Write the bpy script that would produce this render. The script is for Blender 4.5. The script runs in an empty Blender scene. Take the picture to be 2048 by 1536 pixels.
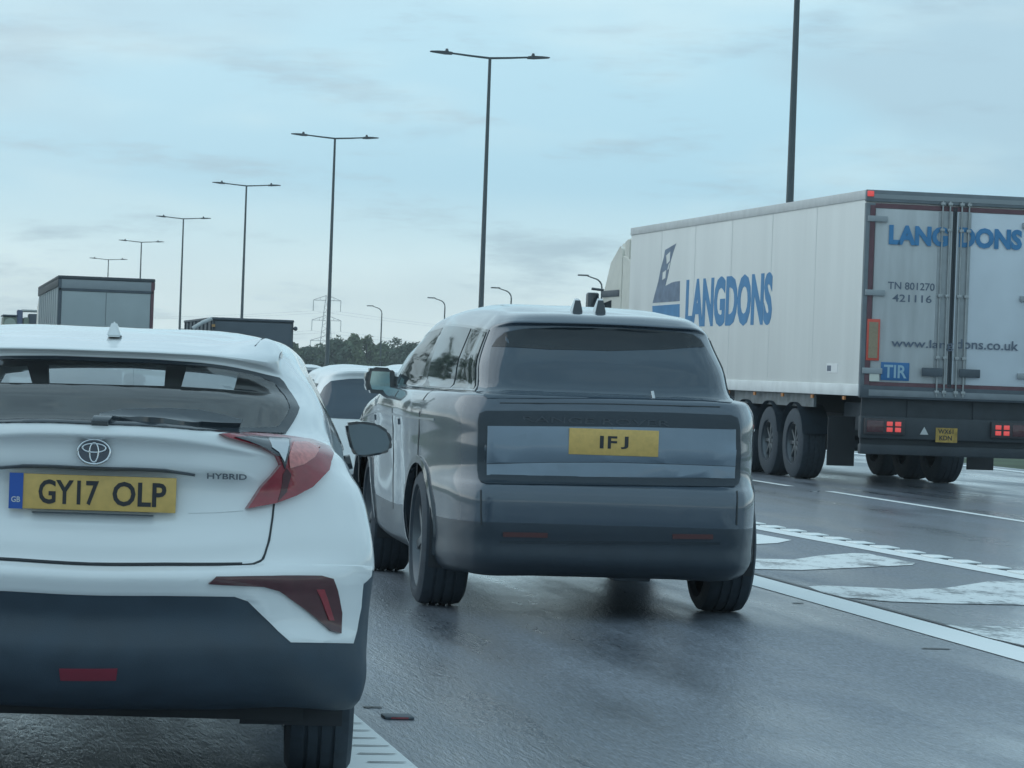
import bpy, bmesh, math, random
import numpy as np
from mathutils import Vector, Matrix

random.seed(7)
S = bpy.context.scene
COL = S.collection
rad = math.radians

# ------------------------------------------------------------------ camera
PW, PH, FPX = 2048.0, 1536.0, 6200.0
YAW = math.atan((1024 + 145) / FPX)          # camera looks this far right of the road direction (+Y)
PITCH = -23 / FPX
ROLL = 0.036
CAM = np.array([0.0, 0.0, 1.40])
_f = np.array([math.sin(YAW) * math.cos(PITCH), math.cos(YAW) * math.cos(PITCH), math.sin(PITCH)])
_r0 = np.array([math.cos(YAW), -math.sin(YAW), 0.0])
_u0 = np.cross(_r0, _f)
CR = _r0 * math.cos(ROLL) + _u0 * math.sin(ROLL)
CU = -_r0 * math.sin(ROLL) + _u0 * math.cos(ROLL)
CF = _f
cd = bpy.data.cameras.new('camera')
cam = bpy.data.objects.new('camera', cd); COL.objects.link(cam)
cam.matrix_world = Matrix(((CR[0], CU[0], -CF[0], CAM[0]), (CR[1], CU[1], -CF[1], CAM[1]), (CR[2], CU[2], -CF[2], CAM[2]), (0, 0, 0, 1)))
cd.sensor_width = 36.0; cd.lens = FPX / PW * 36.0
cd.clip_start = 0.1; cd.clip_end = 12000
S.camera = cam

# ------------------------------------------------------------------ light, sky, exposure
SUN_DIR = Vector((-0.80, 0.36, 0.56)).normalized()      # towards the sun
w = bpy.data.worlds.new('World'); S.world = w; w.use_nodes = True
nt = w.node_tree; nt.nodes.clear()
def N(t, **k):
    n = nt.nodes.new(t)
    for a, b in k.items(): setattr(n, a, b)
    return n
def math_node(op, a, b=None, clamp=False):
    n = N('ShaderNodeMath', operation=op); n.use_clamp = clamp
    for i, v in enumerate((a, b)):
        if v is None: continue
        if hasattr(v, 'is_linked') or hasattr(v, 'default_value'): nt.links.new(v, n.inputs[i])
        else: n.inputs[i].default_value = v
    return n.outputs[0]
def ramp(fac, stops):
    n = N('ShaderNodeValToRGB'); nt.links.new(fac, n.inputs[0])
    e = n.color_ramp.elements
    while len(e) < len(stops): e.new(0.5)
    for q, (p, c) in zip(e, stops): q.position = p; q.color = (*c, 1)
    return n.outputs[0]
def mixc(f, a, b):
    n = N('ShaderNodeMix', data_type='RGBA')
    if hasattr(f, 'is_linked'): nt.links.new(f, n.inputs[0])
    else: n.inputs[0].default_value = f
    for v, i in ((a, 6), (b, 7)):
        if hasattr(v, 'is_linked'): nt.links.new(v, n.inputs[i])
        else: n.inputs[i].default_value = (*v, 1)
    return n.outputs[2]
tc = N('ShaderNodeTexCoord')
sep = N('ShaderNodeSeparateXYZ'); nt.links.new(tc.outputs['Generated'], sep.inputs[0])
elev = sep.outputs[2]
def sky_noise(scale, zs, off, detail, rough, lo, hi):
    mp = N('ShaderNodeMapping'); mp.inputs['Scale'].default_value = (scale, scale, scale * zs); mp.inputs['Location'].default_value = off
    nt.links.new(tc.outputs['Generated'], mp.inputs[0])
    no = N('ShaderNodeTexNoise'); no.inputs['Scale'].default_value = 1; no.inputs['Detail'].default_value = detail; no.inputs['Roughness'].default_value = rough
    nt.links.new(mp.outputs[0], no.inputs[0])
    mr = N('ShaderNodeMapRange'); mr.inputs[1].default_value = lo; mr.inputs[2].default_value = hi; mr.interpolation_type = 'SMOOTHSTEP'
    nt.links.new(no.outputs[0], mr.inputs[0])
    return mr.outputs[0]
base = ramp(elev, [(0.0, (1.10, 1.24, 1.22)), (0.024, (.95, 1.13, 1.14)), (0.042, (.58, .82, .91)), (0.06, (.38, .66, .82)), (0.10, (.42, .69, .83)), (0.16, (.52, .75, .86)), (0.5, (.54, .76, .88)), (1, (.48, .71, .84))])
big = sky_noise(5.0, 3.0, (3.1, 1.7, 0.4), 4, 0.5, 0.40, 0.60)
wisp = sky_noise(13.0, 5.0, (8.2, 2.3, 5.0), 8, 0.62, 0.50, 0.70)
pale = sky_noise(9.0, 4.0, (1.2, 7.7, 2.0), 4, 0.5, 0.50, 0.75)
thin = N('ShaderNodeMapRange'); thin.inputs[1].default_value = .015; thin.inputs[2].default_value = .07; thin.inputs[3].default_value = .25; thin.inputs[4].default_value = 1.0; nt.links.new(elev, thin.inputs[0])
c1 = mixc(math_node('MULTIPLY', math_node('MULTIPLY', big, 0.75), thin.outputs[0]), base, (.385, .565, .68))
c2 = mixc(math_node('MULTIPLY', wisp, 0.7), c1, (.315, .465, .575))
c3 = mixc(math_node('MULTIPLY', pale, 0.40), c2, (.66, .84, .88))
sky = N('ShaderNodeTexSky', sky_type='NISHITA'); sky.sun_disc = False
sky.sun_elevation = math.asin(SUN_DIR.z); sky.sun_rotation = math.atan2(SUN_DIR.x, SUN_DIR.y)
sk = N('ShaderNodeVectorMath', operation='SCALE'); nt.links.new(sky.outputs[0], sk.inputs[0]); sk.inputs['Scale'].default_value = 0.09
# the cloud thins towards the hidden sun, low ahead on the left
gdot = N('ShaderNodeVectorMath', operation='DOT_PRODUCT'); nt.links.new(tc.outputs['Generated'], gdot.inputs[0]); gdot.inputs[1].default_value = Vector((-0.42, 0.90, 0.10)).normalized()
glow = math_node('POWER', math_node('MAXIMUM', gdot.outputs['Value'], 0.0), 7.0)
c3 = mixc(math_node('MULTIPLY', glow, 0.34), c3, (1.0, 1.08, 1.06))
c4 = mixc(0.08, c3, sk.outputs[0])
bg = N('ShaderNodeBackground'); nt.links.new(c4, bg.inputs[0]); bg.inputs[1].default_value = 1.09
wo = N('ShaderNodeOutputWorld'); nt.links.new(bg.outputs[0], wo.inputs[0])
sl = bpy.data.lights.new('sun', 'SUN'); sl.energy = 0.6; sl.angle = rad(70); sl.color = (1.0, .98, .95)
sun = bpy.data.objects.new('sun', sl); COL.objects.link(sun)
sun.rotation_euler = SUN_DIR.to_track_quat('Z', 'Y').to_euler()
vs = S.view_settings
S.display_settings.display_device = 'sRGB'
vs.view_transform = 'Standard'; vs.look = 'None'; vs.gamma = 1.0; vs.exposure = 0.12; vs.use_curve_mapping = False
S.cycles.use_denoising = True
S.cycles.max_bounces = 5; S.cycles.diffuse_bounces = 2; S.cycles.glossy_bounces = 3; S.cycles.transmission_bounces = 3; S.cycles.transparent_max_bounces = 12; S.cycles.volume_bounces = 0

HAZE = 0.00042
# ------------------------------------------------------------------ pixel helpers (a pixel of the 2048 x 1536 photograph to a place)
def ray(px, py):
    d = CF * FPX + CR * (px - PW / 2) + CU * (PH / 2 - py)
    return d / FPX
def at_depth(px, py, d): return CAM + ray(px, py) * d
def at_z(px, py, z=0.0):
    r = ray(px, py); return CAM + r * ((z - CAM[2]) / r[2])
def at_worldy(px, py, y):
    r = ray(px, py); return CAM + r * (y / r[1])

class Frame:
    """A vehicle's own axes: x right, y forward, z up, origin on the road under the middle of its tail."""
    def __init__(s, o, yaw):
        s.o = np.array([o[0], o[1], 0.0]); s.yaw = yaw
        s.f = np.array([math.sin(yaw), math.cos(yaw), 0.0]); s.r = np.array([math.cos(yaw), -math.sin(yaw), 0.0])
        s.M = np.array([s.r, s.f, [0, 0, 1.0]])
        s.c = s.M @ (CAM - s.o)
    def on_y(s, px, py, y):
        d = s.M @ ray(px, py); return s.c + d * ((y - s.c[1]) / d[1])
    def on_x(s, px, py, x):
        d = s.M @ ray(px, py); return s.c + d * ((x - s.c[0]) / d[0])
    def project(s, P):
        wp = np.asarray(P) @ s.M + s.o - CAM
        z = wp @ CF
        return PW / 2 + FPX * (wp @ CR) / z, PH / 2 - FPX * (wp @ CU) / z

# ------------------------------------------------------------------ materials
MATS = {}
def mat(name, col, rough=0.5, metal=0.0, coat=0.0, var=0.0, vscale=6.0, bump=0.0, bscale=80.0, emit=0.0, spec=0.5, rvar=0.0, ecol=None, stretch=None):
    if name in MATS: return MATS[name]
    m = bpy.data.materials.new(name); m.use_nodes = True; MATS[name] = m
    t = m.node_tree; b = t.nodes['Principled BSDF']
    b.inputs['Base Color'].default_value = (*col, 1); b.inputs['Roughness'].default_value = rough
    b.inputs['Metallic'].default_value = metal; b.inputs['Coat Weight'].default_value = coat; b.inputs['Coat Roughness'].default_value = 0.06
    b.inputs['Specular IOR Level'].default_value = spec
    tcn = t.nodes.new('ShaderNodeTexCoord')
    no = t.nodes.new('ShaderNodeTexNoise'); no.inputs['Scale'].default_value = vscale; no.inputs['Detail'].default_value = 5
    if stretch:
        mp = t.nodes.new('ShaderNodeMapping'); mp.inputs['Scale'].default_value = stretch; t.links.new(tcn.outputs['Object'], mp.inputs[0]); t.links.new(mp.outputs[0], no.inputs[0])
    else: t.links.new(tcn.outputs['Object'], no.inputs[0])
    v = var if var else 0.04
    mr = t.nodes.new('ShaderNodeMapRange'); mr.inputs[1].default_value = .3; mr.inputs[2].default_value = .7; mr.inputs[3].default_value = 1 - v; mr.inputs[4].default_value = 1 + v
    t.links.new(no.outputs[0], mr.inputs[0])
    mx = t.nodes.new('ShaderNodeVectorMath'); mx.operation = 'SCALE'; mx.inputs[0].default_value = col
    t.links.new(mr.outputs[0], mx.inputs['Scale']); t.links.new(mx.outputs[0], b.inputs['Base Color'])
    if rvar:
        m2 = t.nodes.new('ShaderNodeMapRange'); m2.inputs[1].default_value = .3; m2.inputs[2].default_value = .7; m2.inputs[3].default_value = max(.02, rough - rvar); m2.inputs[4].default_value = rough + rvar
        t.links.new(no.outputs[0], m2.inputs[0]); t.links.new(m2.outputs[0], b.inputs['Roughness'])
    if bump:
        n2 = t.nodes.new('ShaderNodeTexNoise'); n2.inputs['Scale'].default_value = bscale; n2.inputs['Detail'].default_value = 4
        t.links.new(tcn.outputs['Object'], n2.inputs[0])
        bp = t.nodes.new('ShaderNodeBump'); bp.inputs['Strength'].default_value = bump; bp.inputs['Distance'].default_value = 0.01
        t.links.new(n2.outputs[0], bp.inputs['Height']); t.links.new(bp.outputs[0], b.inputs['Normal'])
    if emit:
        b.inputs['Emission Color'].default_value = (*(ecol or col), 1); b.inputs['Emission Strength'].default_value = emit
    return m
def glass(name, tint, gloss=0.05):
    if name in MATS: return MATS[name]
    m = bpy.data.materials.new(name); m.use_nodes = True; MATS[name] = m
    t = m.node_tree; t.nodes.clear()
    tr = t.nodes.new('ShaderNodeBsdfTransparent'); tr.inputs[0].default_value = (*tint, 1)
    gl = t.nodes.new('ShaderNodeBsdfGlossy'); gl.inputs['Roughness'].default_value = gloss
    lw = t.nodes.new('ShaderNodeLayerWeight'); lw.inputs[0].default_value = .5
    pw = t.nodes.new('ShaderNodeMath'); pw.operation = 'POWER'; pw.inputs[1].default_value = 5.0; t.links.new(lw.outputs['Facing'], pw.inputs[0])
    fr = t.nodes.new('ShaderNodeMath'); fr.operation = 'MULTIPLY_ADD'; fr.inputs[1].default_value = .85; fr.inputs[2].default_value = .17; t.links.new(pw.outputs[0], fr.inputs[0])
    mx = t.nodes.new('ShaderNodeMixShader'); t.links.new(fr.outputs[0], mx.inputs[0]); t.links.new(tr.outputs[0], mx.inputs[1]); t.links.new(gl.outputs[0], mx.inputs[2])
    o = t.nodes.new('ShaderNodeOutputMaterial'); t.links.new(mx.outputs[0], o.inputs[0])
    return m

WHITE = mat('white_paint', (.75, .78, .79), .22, coat=1.0, var=.012, vscale=3)
WHITE2 = mat('white_paint_far', (.80, .82, .82), .3, coat=.6, var=.03)
GREYP = mat('grey_paint', (.050, .074, .103), .26, metal=.15, coat=1.0, var=.03, vscale=2)
PANEL = mat('satin_grey_panel', (.165, .215, .27), .36, metal=.35, coat=.6, var=.04)
BLACKG = mat('gloss_black_trim', (.022, .032, .042), .16, coat=.6)
PLASTIC = mat('dark_plastic', (.036, .057, .080), .55, var=.15, vscale=9, bump=.15, bscale=300, rvar=.1)
TYRE = mat('tyre_rubber', (.032, .045, .060), .75, var=.15, vscale=20, bump=.2, bscale=120)
ALLOY = mat('alloy', (.30, .32, .34), .35, metal=.8, var=.08)
DARKIN = mat('dark_interior', (.030, .034, .040), .8)
TINT = glass('tinted_glass', (.72, .78, .80), .05)
CLEARG = glass('windscreen_glass', (.75, .82, .82), .03)
def misted(name, tint, milk):
    m = bpy.data.materials.new(name); m.use_nodes = True; MATS[name] = m; t = m.node_tree; t.nodes.clear()
    tr = t.nodes.new('ShaderNodeBsdfTransparent'); tr.inputs[0].default_value = (*tint, 1); tl_ = t.nodes.new('ShaderNodeBsdfTranslucent'); tl_.inputs[0].default_value = (.78, .82, .84, 1)
    mx = t.nodes.new('ShaderNodeMixShader'); mx.inputs[0].default_value = milk; t.links.new(tr.outputs[0], mx.inputs[1]); t.links.new(tl_.outputs[0], mx.inputs[2])
    o = t.nodes.new('ShaderNodeOutputMaterial'); t.links.new(mx.outputs[0], o.inputs[0]); return m
MIST = misted('misted_windscreen', (.8, .85, .86), .6)
PRIV = mat('privacy_glass', (.026, .048, .072), .07, coat=.3, spec=.7)
SIDEG = mat('side_window_glass', (.015, .022, .026), .05, spec=.9)
MIRG = mat('mirror_glass', (.20, .28, .29), .08, metal=1.0)
RED = mat('red_lens', (.25, .018, .030), .18, coat=.8, var=.12, vscale=30)
REDD = mat('dark_red_lens', (.065, .014, .020), .22, coat=.6, var=.12, vscale=25)
PINK = mat('pale_red_lens', (.52, .17, .16), .2, coat=.7, var=.2, vscale=60)
REDLIT = mat('lit_red_lamp', (.6, .05, .05), .3, emit=.36, ecol=(1.0, .13, .12))
SILVER = mat('satin_chrome', (.50, .52, .54), .22, metal=.9, var=.05)
CHROME = mat('chrome', (.62, .65, .68), .12, metal=1.0)
YELLOW = mat('plate_yellow', (.62, .41, .125), .5, var=.08, vscale=40)
BLUE = mat('plate_blue', (.02, .09, .38), .5)
INK = mat('black_ink', (.02, .022, .028), .5)
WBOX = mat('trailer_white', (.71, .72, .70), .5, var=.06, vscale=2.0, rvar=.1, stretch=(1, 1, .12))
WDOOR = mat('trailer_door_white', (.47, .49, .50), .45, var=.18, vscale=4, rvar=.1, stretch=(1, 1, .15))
REDF = mat('red_frame', (.12, .055, .068), .5, var=.2, vscale=5)
STEEL = mat('galvanised_steel', (.34, .36, .37), .45, metal=.6, var=.12, vscale=8)
UNDER = mat('under_steel', (.035, .044, .054), .6, var=.15, vscale=5)
ALLOYD = mat('dark_alloy', (.11, .125, .14), .35, metal=.7, var=.08)
DSTEEL = mat('dark_steel', (.075, .093, .112), .55, metal=.2, var=.15, vscale=5)
BLETTER = mat('blue_lettering', (.05, .21, .42), .5, var=.08, vscale=4)
GLETTER = mat('grey_lettering', (.11, .14, .19), .5)
ORANGE = mat('orange_marker', (.62, .09, .06), .5)
MARKY = mat('marker_olive', (.30, .24, .16), .5, var=.1, vscale=40)
POLE = mat('lamp_column_steel', (.055, .072, .08), .5, metal=.2, var=.1, vscale=2)
LANT = mat('lantern_grey', (.05, .06, .07), .5)

# ------------------------------------------------------------------ mesh helpers
def link(name, me, m, parent=None):
    o = bpy.data.objects.new(name, me); COL.objects.link(o)
    if m is not None and not me.materials: me.materials.append(m)
    if parent is not None: o.parent = parent
    return o
def smooth(me, ang=35):
    me.shade_smooth(); me.set_sharp_from_angle(angle=rad(ang))
def from_bm(name, bm, m, parent=None, ang=35):
    bmesh.ops.recalc_face_normals(bm, faces=bm.faces)
    me = bpy.data.meshes.new(name); bm.to_mesh(me); bm.free(); smooth(me, ang)
    return link(name, me, m, parent)
def thing(name, label, cat, loc=(0, 0, 0), rotz=0.0, group=None):
    e = bpy.data.objects.new(name, None); COL.objects.link(e); e.empty_display_size = .3
    e.location = loc; e.rotation_euler = (0, 0, rotz); e['label'] = label; e['category'] = cat
    if group: e['group'] = group
    return e
def vehicle(name, fr, label, cat): return thing(name, label, cat, tuple(fr.o), -fr.yaw)
def bm_box(bm, x0, x1, y0, y1, z0, z1, bev=0.0):
    r = bmesh.ops.create_cube(bm, size=1.0)
    vsx = r['verts']
    for v in vsx: v.co = Vector(((x0 + x1) / 2 + v.co.x * (x1 - x0), (y0 + y1) / 2 + v.co.y * (y1 - y0), (z0 + z1) / 2 + v.co.z * (z1 - z0)))
    if bev:
        ed = list({e for v in vsx for e in v.link_edges})
        bmesh.ops.bevel(bm, geom=ed, offset=bev, segments=2, affect='EDGES', profile=.5)
def box(name, x0, x1, y0, y1, z0, z1, m, parent=None, bev=0.0):
    bm = bmesh.new(); bm_box(bm, min(x0, x1), max(x0, x1), min(y0, y1), max(y0, y1), min(z0, z1), max(z0, z1), bev); return from_bm(name, bm, m, parent)
def bm_tube(bm, pts, radii, seg=8, cap=True):
    pts = [Vector(p) for p in pts]
    if not hasattr(radii, '__len__'): radii = [radii] * len(pts)
    rings = []
    for i, p in enumerate(pts):
        d = (pts[min(i + 1, len(pts) - 1)] - pts[max(i - 1, 0)]).normalized()
        a = d.orthogonal().normalized() if abs(d.z) > .95 else d.cross(Vector((0, 0, 1))).normalized()
        if abs(d.z) > .95: a = Vector((1, 0, 0)) - d * d.x; a.normalize()
        b = d.cross(a)
        rings.append([bm.verts.new(p + (a * math.cos(2 * math.pi * k / seg) + b * math.sin(2 * math.pi * k / seg)) * radii[i]) for k in range(seg)])
    for i in range(len(rings) - 1):
        for k in range(seg): bm.faces.new((rings[i][k], rings[i][(k + 1) % seg], rings[i + 1][(k + 1) % seg], rings[i + 1][k]))
    if cap: bm.faces.new(rings[0][::-1]); bm.faces.new(rings[-1])
def tube(name, pts, r, m, parent=None, seg=8):
    bm = bmesh.new(); bm_tube(bm, pts, r, seg); return from_bm(name, bm, m, parent, 50)
def prism(name, poly, axis, a0, a1, m, parent=None, bev=0.0):
    """poly: 2-D outline; axis 'x': (y,z) outline between x=a0..a1; axis 'y': (x,z); axis 'z': (x,y)."""
    bm = bmesh.new()
    def P(p, a): return {'x': (a, p[0], p[1]), 'y': (p[0], a, p[1]), 'z': (p[0], p[1], a)}[axis]
    A = [bm.verts.new(P(p, a0)) for p in poly]; B = [bm.verts.new(P(p, a1)) for p in poly]
    bm.faces.new(A); bm.faces.new(B[::-1])
    for i in range(len(A)): bm.faces.new((A[i], B[i], B[(i + 1) % len(A)], A[(i + 1) % len(A)]))
    if bev: bmesh.ops.bevel(bm, geom=list(bm.edges), offset=bev, segments=2, affect='EDGES')
    return from_bm(name, bm, m, parent)
def lathe_mesh(prof, seg=36):
    """profile of (x, radius), turned about the x axis."""
    bm = bmesh.new(); rings = []
    for x, r in prof: rings.append([bm.verts.new((x, r * math.cos(2 * math.pi * k / seg), r * math.sin(2 * math.pi * k / seg))) for k in range(seg)])
    for i in range(len(rings) - 1):
        for k in range(seg): bm.faces.new((rings[i][k], rings[i + 1][k], rings[i + 1][(k + 1) % seg], rings[i][(k + 1) % seg]))
    for rg in (rings[0], rings[-1]):
        if prof[0][1] > 1e-4: pass
    bmesh.ops.remove_doubles(bm, verts=bm.verts, dist=1e-5)
    bmesh.ops.recalc_face_normals(bm, faces=bm.faces)
    me = bpy.data.meshes.new('lathe'); bm.to_mesh(me); bm.free(); smooth(me, 40)
    return me
WCACHE = {}
def wheel(parent, x, y, r, wd, spokes=5, rimr=.68, rimmat=None, grooved=True):
    """x: outer face; the sign of x says the side."""
    s = 1 if x > 0 else -1
    key = (round(r, 3), round(wd, 3), spokes, rimr)
    if key not in WCACHE:
        h = wd / 2; rr = r * rimr
        prof = [(-h * .80, rr), (-h, rr * 1.06), (-h, r * .90), (-h * .86, r * .975), (-h * .55, r)]
        if grooved:
            for g in (-.4, 0.0, .4): prof += [(h * (g - .06), r), (h * (g - .05), r - .008), (h * (g + .05), r - .008), (h * (g + .06), r)]
        prof += [(h * .55, r), (h * .86, r * .975), (h, r * .90), (h, rr * 1.06), (h * .80, rr)]
        ty = lathe_mesh(prof, 44); ty.materials.append(TYRE)
        bm = bmesh.new()
        pr = [(-h * .8, rr * 1.0), (h * .86, rr * 1.02), (h * .9, rr * .97), (h * .62, rr * .9), (h * .25, rr * .86), (h * .2, 0.0001)]
        rm = lathe_mesh(pr, 36); bm.from_mesh(rm)
        for k in range(spokes):
            a = 2 * math.pi * k / spokes
            bm2 = bmesh.new(); bm_box(bm2, h * .18, h * .72, -rr * .09, rr * .09, rr * .05, rr * .95, .006)
            bmesh.ops.rotate(bm2, verts=bm2.verts, cent=(0, 0, 0), matrix=Matrix.Rotation(a, 3, 'X'))
            tmp = bpy.data.meshes.new('t'); bm2.to_mesh(tmp); bm2.free(); bm.from_mesh(tmp)
        bmesh.ops.create_cone(bm, cap_ends=True, segments=16, radius1=rr * .2, radius2=rr * .16, depth=h * .5, matrix=Matrix.Translation((h * .5, 0, 0)) @ Matrix.Rotation(rad(90), 4, 'Y'))
        rme = bpy.data.meshes.new('rim'); bm.to_mesh(rme); bm.free(); smooth(rme, 35); rme.materials.append(rimmat or ALLOY)
        WCACHE[key] = (ty, rme)
    ty, rme = WCACHE[key]
    o = link('wheel', ty, None, parent); o.location = (x - s * wd / 2, y, r); o.rotation_euler = (0, 0, 0 if s > 0 else math.pi)
    q = link('rim', rme, None, o)
    return o
def text_mesh(body, bold=0.0, extrude=.002):
    c = bpy.data.curves.new('t', 'FONT'); c.body = body; c.size = 1.0; c.offset = bold; c.extrude = extrude; c.resolution_u = 3
    o = bpy.data.objects.new('t', c); COL.objects.link(o)
    dg = bpy.context.evaluated_depsgraph_get()
    me = bpy.data.meshes.new_from_object(o.evaluated_get(dg))
    bpy.data.objects.remove(o); bpy.data.curves.remove(c); me.materials.clear()
    return me
def lettering(name, body, origin, ex, ez, width, height, m, parent, bold=0.0, thick=.003):
    """Fits the text into width x height; origin is its lower left corner, ex/ez its directions (numpy, local)."""
    me = text_mesh(body, bold, .5)
    co = np.array([v.co[:] for v in me.vertices]); lo, hi = co.min(0), co.max(0)
    ex, ez = np.array(ex, float), np.array(ez, float); en = np.cross(ex, ez)
    for v, c in zip(me.vertices, co):
        a = (c[0] - lo[0]) / (hi[0] - lo[0]) * width; b = (c[1] - lo[1]) / (hi[1] - lo[1]) * height; t = (c[2] - lo[2]) / (hi[2] - lo[2]) * thick
        v.co = Vector(np.array(origin) + ex * a + ez * b + en * t)
    bm = bmesh.new(); bm.from_mesh(me); seen = set(); out = None
    for v0 in bm.verts:
        if v0 in seen: continue
        st = [v0]; isl = []; seen.add(v0)
        while st:
            v = st.pop(); isl.append(v)
            for e in v.link_edges:
                q = e.other_vert(v)
                if q not in seen: seen.add(q); st.append(q)
        fs = {f for v in isl for f in v.link_faces}; idx = {v: i for i, v in enumerate(isl)}
        m2 = bpy.data.meshes.new(name); m2.from_pydata([v.co[:] for v in isl], [], [[idx[v] for v in f.verts] for f in fs]); out = link(name, m2, m, parent)
    bm.free()
    return out

# ------------------------------------------------------------------ lofted bodywork
def herm(P0, P1, P2, P3, t):
    e = 1e-9
    h0 = np.linalg.norm(P1 - P0, axis=-1, keepdims=True); h1 = np.linalg.norm(P2 - P1, axis=-1, keepdims=True); h2 = np.linalg.norm(P3 - P2, axis=-1, keepdims=True)
    d1 = (P2 - P1) / (h1 + e)
    d0 = np.where(h0 > 1e-7, (P1 - P0) / (h0 + e), d1); d2 = np.where(h2 > 1e-7, (P3 - P2) / (h2 + e), d1)
    g0 = np.where(h0 > 1e-7, h0, h1); g2 = np.where(h2 > 1e-7, h2, h1)
    m1 = (d0 * h1 + d1 * g0) / (g0 + h1 + e) * h1; m2 = (d1 * g2 + d2 * h1) / (g2 + h1 + e) * h1
    t = t[..., None]; t2 = t * t; t3 = t2 * t
    return (2 * t3 - 3 * t2 + 1) * P1 + (t3 - 2 * t2 + t) * m1 + (-2 * t3 + 3 * t2) * P2 + (t3 - t2) * m2
class Loft:
    def __init__(s, rows, frame=None):
        r = np.array(rows, float); s.R, s.C = r.shape[:2]
        l = r[:, :0:-1].copy(); l[:, :, 0] *= -1
        s.net = np.concatenate([l, r], 1); s.n = s.net.shape[1]; s.frame = frame
    def ev(s, u, v):
        u = np.asarray(u, float) + s.C - 1; v = np.asarray(v, float)
        u, v = np.broadcast_arrays(u, v)
        i = np.clip(np.floor(u).astype(int), 0, s.n - 2); tu = np.clip(u - i, 0, 1)
        j = np.clip(np.floor(v).astype(int), 0, s.R - 2); tv = np.clip(v - j, 0, 1)
        def row(jj):
            jj = np.clip(jj, 0, s.R - 1)
            g = lambda k: s.net[jj, np.clip(k, 0, s.n - 1)]
            return herm(g(i - 1), g(i), g(i + 1), g(i + 2), tu)
        return herm(row(j - 1), row(j), row(j + 1), row(j + 2), tv)
    def nrm(s, u, v):
        e = .01; u = np.asarray(u, float); v = np.asarray(v, float)
        du = s.ev(np.minimum(u + e, s.C - 1), v) - s.ev(np.maximum(u - e, 1 - s.C), v)
        dv = s.ev(u, np.minimum(v + e, s.R - 1)) - s.ev(u, np.maximum(v - e, 0))
        n = np.cross(dv, du); return n / (np.linalg.norm(n, axis=-1, keepdims=True) + 1e-12)
    def prep(s, ulo, uhi, vlo=0, vhi=None):
        vhi = s.R - 1 if vhi is None else vhi
        s.gu, s.gv = np.meshgrid(np.arange(ulo, uhi + 1e-6, .05), np.arange(vlo, vhi + 1e-6, .05))
        P = s.ev(s.gu, s.gv); n = s.nrm(s.gu, s.gv)
        s.gx, s.gy = s.frame.project(P); s.ok = ((P - s.frame.c) * n).sum(-1) < 0
    def inv(s, px, py):
        d = (s.gx - px) ** 2 + (s.gy - py) ** 2 + np.where(s.ok, 0, 400)
        k = np.unravel_index(np.argmin(d), d.shape); u, v = s.gu[k], s.gv[k]
        for st in (.02, .007, .0025):
            a, b = np.meshgrid(u + np.arange(-4, 5) * st, v + np.arange(-4, 5) * st)
            a = np.clip(a, 1 - s.C, s.C - 1); b = np.clip(b, 0, s.R - 1)
            x, y = s.frame.project(s.ev(a, b)); d = (x - px) ** 2 + (y - py) ** 2
            k = np.unravel_index(np.argmin(d), d.shape); u, v = a[k], b[k]
        return (float(u), float(v))
    def uv(s, pts, dense=0):
        if dense:
            q = []
            for a, b in zip(pts, pts[1:] + pts[:1]):
                k = max(1, int(math.hypot(b[0] - a[0], b[1] - a[1]) / dense)); q += [(a[0] + (b[0] - a[0]) * i / k, a[1] + (b[1] - a[1]) * i / k) for i in range(k)]
            pts = q
        return [s.inv(*p) for p in pts]
    def mesh(s, name, m, parent, v0, v1, du=6, dv=5, skip=None):
        us = np.linspace(1 - s.C, s.C - 1, (s.n - 1) * du + 1); nv = max(2, int(round((v1 - v0) * dv)) + 1); vv = np.linspace(v0, v1, nv)
        U, V = np.meshgrid(us, vv); P = s.ev(U, V); nu = len(us)
        faces = []
        uc = (us[:-1] + us[1:]) / 2; vc = (vv[:-1] + vv[1:]) / 2
        UC, VC = np.meshgrid(uc, vc); hide = np.zeros(UC.shape, bool)
        if skip is not None: hide = skip(UC, VC, s.ev(UC, VC))
        for j in range(nv - 1):
            for i in range(nu - 1):
                if not hide[j, i]:
                    a = j * nu + i; faces.append((a, a + 1, a + nu + 1, a + nu))
        me = bpy.data.meshes.new(name); me.from_pydata([tuple(p) for p in P.reshape(-1, 3)], [], faces)
        bm = bmesh.new(); bm.from_mesh(me)
        bmesh.ops.remove_doubles(bm, verts=bm.verts, dist=.0004)
        bmesh.ops.delete(bm, geom=[v for v in bm.verts if not v.link_faces], context='VERTS')
        bm.to_mesh(me); bm.free(); smooth(me, 42)
        return link(name, me, m, parent)
    def panel(s, name, poly, off, m, parent, step=.2, back=.006, edge=None, toward=None):
        """A plate that follows the bodywork inside the uv outline, standing off proud of it."""
        P2 = [poly[0]]
        for p in poly[1:]:
            if abs(p[0] - P2[-1][0]) + abs(p[1] - P2[-1][1]) > 1e-4: P2.append(p)
        if abs(P2[0][0] - P2[-1][0]) + abs(P2[0][1] - P2[-1][1]) < 1e-4: P2.pop()
        bm = bmesh.new(); bm.faces.new([bm.verts.new((p[0], p[1], 0)) for p in P2]).normal_update()
        bmesh.ops.triangulate(bm, faces=bm.faces)
        us = [p[0] for p in P2]; vs_ = [p[1] for p in P2]
        for ax, lo, hi in ((0, min(us), max(us)), (1, min(vs_), max(vs_))):
            k = math.floor(lo / step) + 1
            while k * step < hi - 1e-5:
                co = [0, 0, 0]; co[ax] = k * step; no = [0, 0, 0]; no[ax] = 1
                bmesh.ops.bisect_plane(bm, geom=bm.verts[:] + bm.edges[:] + bm.faces[:], plane_co=co, plane_no=no, dist=1e-6); k += 1
        bmesh.ops.remove_doubles(bm, verts=bm.verts, dist=1e-5)
        bm.verts.ensure_lookup_table(); bm.verts.index_update()
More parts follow.
